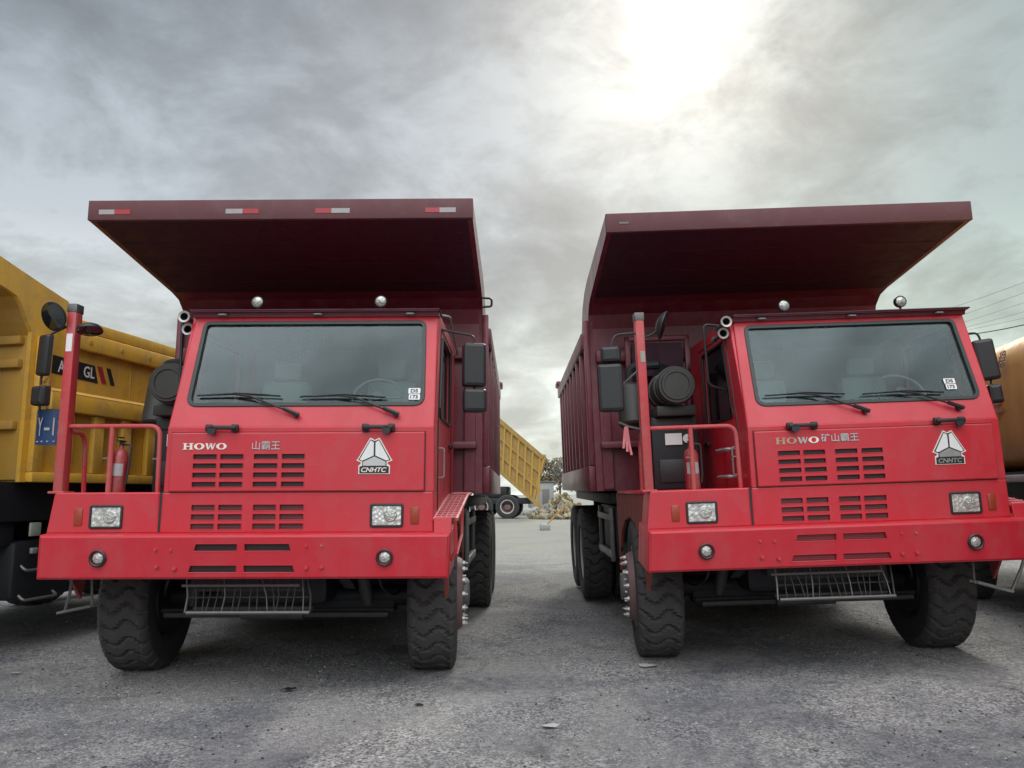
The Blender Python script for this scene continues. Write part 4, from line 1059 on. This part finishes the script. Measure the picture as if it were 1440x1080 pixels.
# heap of pale rubble
M['rubble_tan'] = plain('tan_rubble', (.36, .31, .20), .9, 0, .5, 3, .4)
M['rubble_dark'] = plain('dark_tan_rubble', (.17, .13, .07), .9, 0, .5, 3, .4); cx = far(790, 693, 50).x; mb = MB()
bmi = bmesh.new(); bmesh.ops.create_icosphere(bmi, subdivisions=1, radius=1); bv_ = [v.co.copy() for v in bmi.verts]; bf_ = [[v.index for v in f.verts] for f in bmi.faces]; bmi.free()
for k in range(520):
    a_ = rnd.uniform(0, 6.28); r_ = 1.9 * math.sqrt(rnd.random()); hh = max(0, 1 - r_ / 1.95) * 1.75; s_1 = rnd.uniform(.07, .24)
    X = Matrix.Translation((r_ * math.cos(a_) * 1.1, r_ * math.sin(a_), hh * rnd.uniform(.5, 1) + .05)) @ Euler((rnd.uniform(0, 3), rnd.uniform(0, 3), 0)).to_matrix().to_4x4() @ Matrix.Diagonal((s_1 * rnd.uniform(.8, 1.9), s_1, s_1 * .6, 1))
    mb.add([p * (1 + rnd.uniform(-.2, .2)) for p in bv_], bf_, (M['rubble_tan'], M['rubble_tan'], M['stone'], M['rubble_dark'])[k % 4], X)
o = mb.build('rubble', None, 15, (cx, 50, 0)); tag(o, 'heap of tan rubble on the far yard ground behind the barrier pole', 'rubble', None, 'stuff')
# barrier: weighted grey foot with a yellow pole
bx = far(765, 693, 34).x
ba = empty('barrier_boom', (bx, 34, 0)); tag(ba, 'yellow barrier pole rising from a grey block on the ground between the trucks', 'barrier')
mb = MB(); mb.box((-.2, -.15, 0), (.25, .25, .28), M['galv'], .03); mb.build('base_block', ba)
mb = MB(); mb.tube([(.1, 0, .25), (1.1, .1, 1.25)], .035, M['yellow_dk'], 8); mb.build('pole', ba)
for k, (u, d, s) in enumerate(((727, 58, .32), (733, 58, .25), (741, 58, .36), (749, 55, .30), (755, 60, .4))):
    bm = bmesh.new(); bmesh.ops.create_icosphere(bm, subdivisions=2, radius=1)
    for v in bm.verts: v.co = Vector((v.co.x * s * 1.3, v.co.y * s, v.co.z * s)) * (1 + rnd.uniform(-.12, .12))
    mb = MB(); mb.bm(bm, M['paper']); o = mb.build('boulder', None, 20, (far(u, 693, d).x, d, s * .6))
    tag(o, 'white boulder beneath the raised tipper body beside its wheel', 'boulder', 'white boulders below the tipper')

# ================================================================ overhead cables
M['wire'] = plain('cable_black', (.04, .04, .045), .7)
M['wire_pale'] = plain('cable_grey', (.22, .22, .23), .7)
def cable(u0, v0, u1, v1, d0, d1, r, m, label, nm='overhead_cable'):
    p, q = far(u0, v0, d0), far(u1, v1, d1); e = (q - p); p2 = p - e * 1.2; q2 = q + e * 3
    pts = []
    for k in range(25):
        f = k / 24; pt = p2.lerp(q2, f); pt.z -= 4 * f * (1 - f) * .35; pts.append(pt)
    # re-centre the sag so that it passes through the seen segment
    mid = (p + q) / 2; best = min(pts, key=lambda a: (a - mid).length); dz = mid.z - best.z
    pts = [a + Vector((0, 0, dz)) for a in pts]
    mb = MB(); mb.tube(pts, r, m, 6); o = mb.build(nm); tag(o, label, 'cable', 'overhead cables'); return o
cable(1385, 470, 1440, 456, 30, 26, .022, M['wire'], 'thick dark overhead cable just above the orange tank')
for k, (a, b, c, d) in enumerate(((1345, 432, 1420, 404), (1345, 447, 1440, 411), (1350, 456, 1440, 425), (1352, 463, 1440, 438), (1358, 466, 1440, 447))):
    cable(a, b, c, d, 60 + k * 2, 52 + k * 2, .014, M['wire_pale'], ['uppermost of the thin pale overhead cables in the sky', 'second highest of the thin pale overhead cables', 'middle one of the five thin pale overhead cables', 'second lowest of the thin pale overhead cables', 'lowest thin pale overhead cable, next above the thick dark one'][k])

# ================================================================ ground
def ground():
    me = MB()
    xs = [-1200, -600, -300, -150, -80, -50, -35, -25, -18] + [-14 + .35 * k for k in range(81)] + [18, 25, 35, 50, 80, 150, 300, 600, 1200]
    ys = [-200, -60, -20, -5] + [0 + .35 * k for k in range(72)] + [27, 30, 35, 42, 55, 75, 110, 180, 300, 600, 1500]
    vs = []; 
    for y in ys:
        for x in xs:
            z = gz(x, y); 
            if abs(x) < 14 and 0 < y < 24: z += .006 * math.sin(x * 2.1 + y) * math.sin(y * 1.7 - x * .6)
            vs.append((x, y, z))
    n = len(xs); fs = [[j * n + i, j * n + i + 1, (j + 1) * n + i + 1, (j + 1) * n + i] for j in range(len(ys) - 1) for i in range(n - 1)]
    m, t, b = nt('packed_gravel_asphalt'); v = coord(t)
    big = noise(t, v, .35, 6, .65, .6); mid = noise(t, v, 2.3, 7, .7, .3); fine = noise(t, v, 55, 4, .75); tiny = noise(t, v, 160, 3, .7)
    c = mixc(t, ramp(t, big, [(.42, 0.0), (.56, 1.0)]), (.175, .18, .192), (.315, .31, .305))
    pat = noise(t, v, .95, 7, .68, 1.0); c = mixc(t, mth(t, 'MULTIPLY', ramp(t, pat, [(.46, 0.0), (.60, 1.0)]), .60), c, (.33, .322, .305))
    pat2 = noise(t, coord(t, (1, .55, 1)), 1.5, 6, .7, 1.6); c = mixc(t, mth(t, 'MULTIPLY', ramp(t, pat2, [(.54, 0.0), (.66, 1.0)]), .55), c, (.105, .105, .115))
    vo = N(t, 'ShaderNodeTexVoronoi'); vo.inputs['Scale'].default_value = 60; L(t, v, vo.inputs['Vector'])
    bw = N(t, 'ShaderNodeRGBToBW'); L(t, vo.outputs['Color'], bw.inputs[0])
    grit = ramp(t, noise(t, v, .8, 5, .6, .5), [(.42, .15), (.60, .85)])
    c = mixc(t, grit, c, mixc(t, 1.0, c, ramp(t, bw.outputs[0], [(.25, .45), (.75, 1.7)]), 'MULTIPLY'))
    c = mixc(t, .8, c, mixc(t, 1.0, c, ramp(t, fine, [(.3, .42), (.7, 1.6)]), 'MULTIPLY'))
    g2 = noise(t, v, 15, 4, .7); c = mixc(t, .7, c, mixc(t, 1.0, c, ramp(t, g2, [(.35, .68), (.65, 1.32)]), 'MULTIPLY'))
    peb = ramp(t, noise(t, v, 20, 2, .5), [(.71, 0.0), (.74, 1.0)]); c = mixc(t, mth(t, 'MULTIPLY', peb, .6), c, (.42, .41, .39))
    # far ground painted paler: sunlight on the open yard put into the colour
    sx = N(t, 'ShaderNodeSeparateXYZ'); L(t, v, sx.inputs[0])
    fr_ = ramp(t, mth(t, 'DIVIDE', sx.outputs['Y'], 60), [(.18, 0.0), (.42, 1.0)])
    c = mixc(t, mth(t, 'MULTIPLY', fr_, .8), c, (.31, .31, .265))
    L(t, c, b.inputs['Base Color']); b.inputs['Roughness'].default_value = .88; b.inputs['Specular IOR Level'].default_value = .25
    h = mth(t, 'ADD', mth(t, 'MULTIPLY', vo.outputs['Distance'], -.5), mth(t, 'ADD', mth(t, 'MULTIPLY', mid, .8), mth(t, 'MULTIPLY', tiny, .5)))
    bump(t, b, h, .9, .022)
    me.add(vs, fs, m); o = me.build('ground'); o['kind'] = 'structure'
ground()
# loose stones: one uncountable scatter
mb = MB()
bmi = bmesh.new(); bmesh.ops.create_icosphere(bmi, subdivisions=1, radius=1); bv = [v.co.copy() for v in bmi.verts]; bf = [[v.index for v in f.verts] for f in bmi.faces]; bmi.free()
for k in range(11000):
    y = 2.2 + 11 * rnd.random() ** 1.5; x = rnd.uniform(-1, 1) * (y * .8 + .8); s = rnd.choice((.003, .004, .005, .006, .006, .009)) * rnd.uniform(.8, 1.3)
    if rnd.random() < .006: s *= 2.2
    a = rnd.uniform(0, 6.28); X = Matrix.Translation((x, y, gz(x, y) + s * .3)) @ Matrix.Rotation(a, 4, 'Z') @ Matrix.Diagonal((s * rnd.uniform(1, 1.6), s, s * .7, 1))
    mb.add([p * (1 + rnd.uniform(-.15, .15)) for p in bv], bf, (M['stone'], M['stone'], M['stone_pale'], M['dk_steel'])[k % 4], X)
o = mb.build('gravel', None, 20); o['kind'] = 'stuff'; tag(o, 'loose small grey stones scattered over the yard in front of the trucks', 'gravel')
def scrap(x, y, s, m, name, label, cat, lift=.012):
    g = MB(); n = 7; vs = []
    for k in range(n):
        a = 2 * math.pi * k / n; r = s * rnd.uniform(.5, 1.1); vs.append((r * math.cos(a) * 1.5, r * math.sin(a) * .7, rnd.uniform(0, s * .35)))
    top = [(x_, y_, z_ + .002) for x_, y_, z_ in vs]
    g.add(vs + top + [(0, 0, .0), (0, 0, s * .22)], [[k, 14, (k + 1) % n] for k in range(n)] + [[n + k, n + (k + 1) % n, 15] for k in range(n)] + [[k, (k + 1) % n, n + (k + 1) % n, n + k] for k in range(n)], m)
    o = g.build(name, None, 20, (x, y, gz(x, y) + lift)); tag(o, label, cat); return o
scrap(1.24, 7.32, .085, M['paper'], 'paper_scrap', 'pale scrap of paper beside the front tyre of the red truck without reflector strips', 'litter')
scrap(.228, 5.50, .055, M['paper'], 'paper_scrap', 'white scrap of paper in the open foreground midway between the two red trucks', 'litter')
scrap(-4.55, 7.2, .035, M['paper'], 'paper_scrap', 'tiny white scrap on the dark ground beside the yellow dump truck', 'litter')
scrap(-1.87, 6.54, .06, M['frame'], 'dirt_clod', 'dark dirt clod on the ground in front of the number-plated truck', 'dirt clod')
scrap(-.723, 6.05, .035, M['frame'], 'dirt_clod', 'small dark dirt clod just ahead of the front tyre nearest the gap between the trucks', 'dirt clod')

# ================================================================ light
sd = ray(952, 35).normalized()        # towards the veiled sun
sun_el = math.asin(sd.z); sun_az = math.atan2(sd.x, sd.y)
sl = bpy.data.lights.new('sun', 'SUN'); sl.energy = 1.5; sl.angle = R(12); sl.color = (1, .95, .86)
so = bpy.data.objects.new('sun', sl); COL.objects.link(so); so.rotation_euler = sd.to_track_quat('Z', 'Y').to_euler()
w = bpy.data.worlds.new('World'); scene.world = w; w.use_nodes = True; t = w.node_tree
bg = t.nodes['Background']; out = t.nodes['World Output']
sky = N(t, 'ShaderNodeTexSky', sky_type='NISHITA'); sky.sun_disc = False; sky.sun_elevation = sun_el; sky.sun_rotation = sun_az; sky.dust_density = 3
L(t, sky.outputs[0], bg.inputs[0]); bg.inputs[1].default_value = .10
tc = N(t, 'ShaderNodeTexCoord'); g = tc.outputs['Generated']
nrm = N(t, 'ShaderNodeVectorMath', operation='NORMALIZE'); L(t, g, nrm.inputs[0]); d = nrm.outputs[0]
sx = N(t, 'ShaderNodeSeparateXYZ'); L(t, d, sx.inputs[0])
zc = mth(t, 'ADD', mth(t, 'MAXIMUM', sx.outputs['Z'], 0.0), .30)
cb = N(t, 'ShaderNodeCombineXYZ'); L(t, mth(t, 'DIVIDE', sx.outputs['X'], zc), cb.inputs[0]); L(t, mth(t, 'DIVIDE', sx.outputs['Y'], zc), cb.inputs[1]); cb.inputs[2].default_value = 3.7
cl1 = noise(t, cb.outputs[0], 1.25, 7, .58, .25); cl2 = noise(t, cb.outputs[0], 4.2, 6, .62, .35)
dt = N(t, 'ShaderNodeVectorMath', operation='DOT_PRODUCT'); L(t, d, dt.inputs[0]); dt.inputs[1].default_value = tuple(sd); ca = dt.outputs['Value']
SKY = dict(t=t, ca=ca, cl1=cl1, cl2=cl2, z=sx.outputs['Z'], y=sx.outputs['Y'], x=sx.outputs['X'])
# base overcast: blue-grey aloft, paler near the horizon
base = ramp(t, sx.outputs['Z'], [(0.0, (.74, .80, .77)), (.15, (.68, .72, .69)), (.32, (.385, .42, .45)), (.55, (.265, .30, .335)), (.72, (.20, .22, .24)), (1.0, (.14, .155, .17))])
ax_ = mth(t, 'ABSOLUTE', sx.outputs['X'])
side = ramp(t, mth(t, 'ADD', mth(t, 'MULTIPLY', sx.outputs['X'], .5), .5), [(.45, (1, 1, 1)), (.74, (.70, .80, .74))])
base = mixc(t, 1.0, base, side, 'MULTIPLY')
base = mixc(t, 1.0, base, ramp(t, ax_, [(.60, 1.0), (.80, .45)]), 'MULTIPLY')  # sky outside both view edges dimmed to darken the truck sides
cv = mth(t, 'ADD', mth(t, 'MULTIPLY', cl1, .62), mth(t, 'MULTIPLY', cl2, .38))
mod = ramp(t, cv, [(.40, .66), (.50, .98), (.585, 1.42)])
c = mixc(t, 1.0, base, mod, 'MULTIPLY')
wide = mth(t, 'POWER', mth(t, 'MAXIMUM', ca, 0.0), 14); tight = mth(t, 'POWER', mth(t, 'MAXIMUM', ca, 0.0), 80); core = mth(t, 'POWER', mth(t, 'MAXIMUM', ca, 0.0), 1500)
cl3 = noise(t, cb.outputs[0], 7.0, 6, .62, .5)
brk = ramp(t, mth(t, 'ADD', mth(t, 'MULTIPLY', cv, .55), mth(t, 'MULTIPLY', cl3, .45)), [(.45, .0), (.555, 1.0)])
glow = mth(t, 'ADD', mth(t, 'MULTIPLY', wide, .06), mth(t, 'ADD', mth(t, 'MULTIPLY', mth(t, 'MULTIPLY', tight, brk), .42), mth(t, 'MULTIPLY', mth(t, 'MULTIPLY', core, mth(t, 'ADD', brk, .25)), .75)))
c = mixc(t, 1.0, c, mixc(t, glow, (0, 0, 0), (1.0, .97, .86)), 'ADD')
# unseen bright cloud added behind the viewer to light the truck fronts
d2 = N(t, 'ShaderNodeVectorMath', operation='DOT_PRODUCT'); L(t, d, d2.inputs[0]); d2.inputs[1].default_value = (0, -.60, .80)
bk = mth(t, 'POWER', mth(t, 'MAXIMUM', d2.outputs['Value'], 0.0), 3.5)
bk = mth(t, 'MULTIPLY', bk, ramp(t, cv, [(.40, .45), (.60, 1.55)]))
c = mixc(t, 1.0, c, mixc(t, mth(t, 'MULTIPLY', bk, 1.0), (0, 0, 0), (3.2, 3.25, 3.35)), 'ADD')
# low sky behind the viewer dimmed, added to keep the undersides dark
lowb = ramp(t, sx.outputs['Z'], [(.0, 0.0), (.35, 1.0)]); yb = ramp(t, sx.outputs['Y'], [(.0, 1.0), (.3, 0.0)])
c = mixc(t, 1.0, c, mixc(t, yb, (1, 1, 1), mixc(t, lowb, (.45, .45, .45), (1, 1, 1))), 'MULTIPLY')
bg2 = N(t, 'ShaderNodeBackground'); L(t, c, bg2.inputs[0]); bg2.inputs[1].default_value = 1.0
mx = N(t, 'ShaderNodeMixShader'); mx.inputs[0].default_value = .92; L(t, bg.outputs[0], mx.inputs[1]); L(t, bg2.outputs[0], mx.inputs[2]); L(t, mx.outputs[0], out.inputs['Surface'])
scene.view_settings.view_transform = 'Standard'; scene.view_settings.look = 'None'; scene.view_settings.gamma = 1; scene.view_settings.exposure = 0.12
scene.cycles.use_denoising = True; scene.cycles.max_bounces = 6; scene.cycles.transparent_max_bounces = 12; scene.cycles.caustics_reflective = False; scene.cycles.caustics_refractive = False
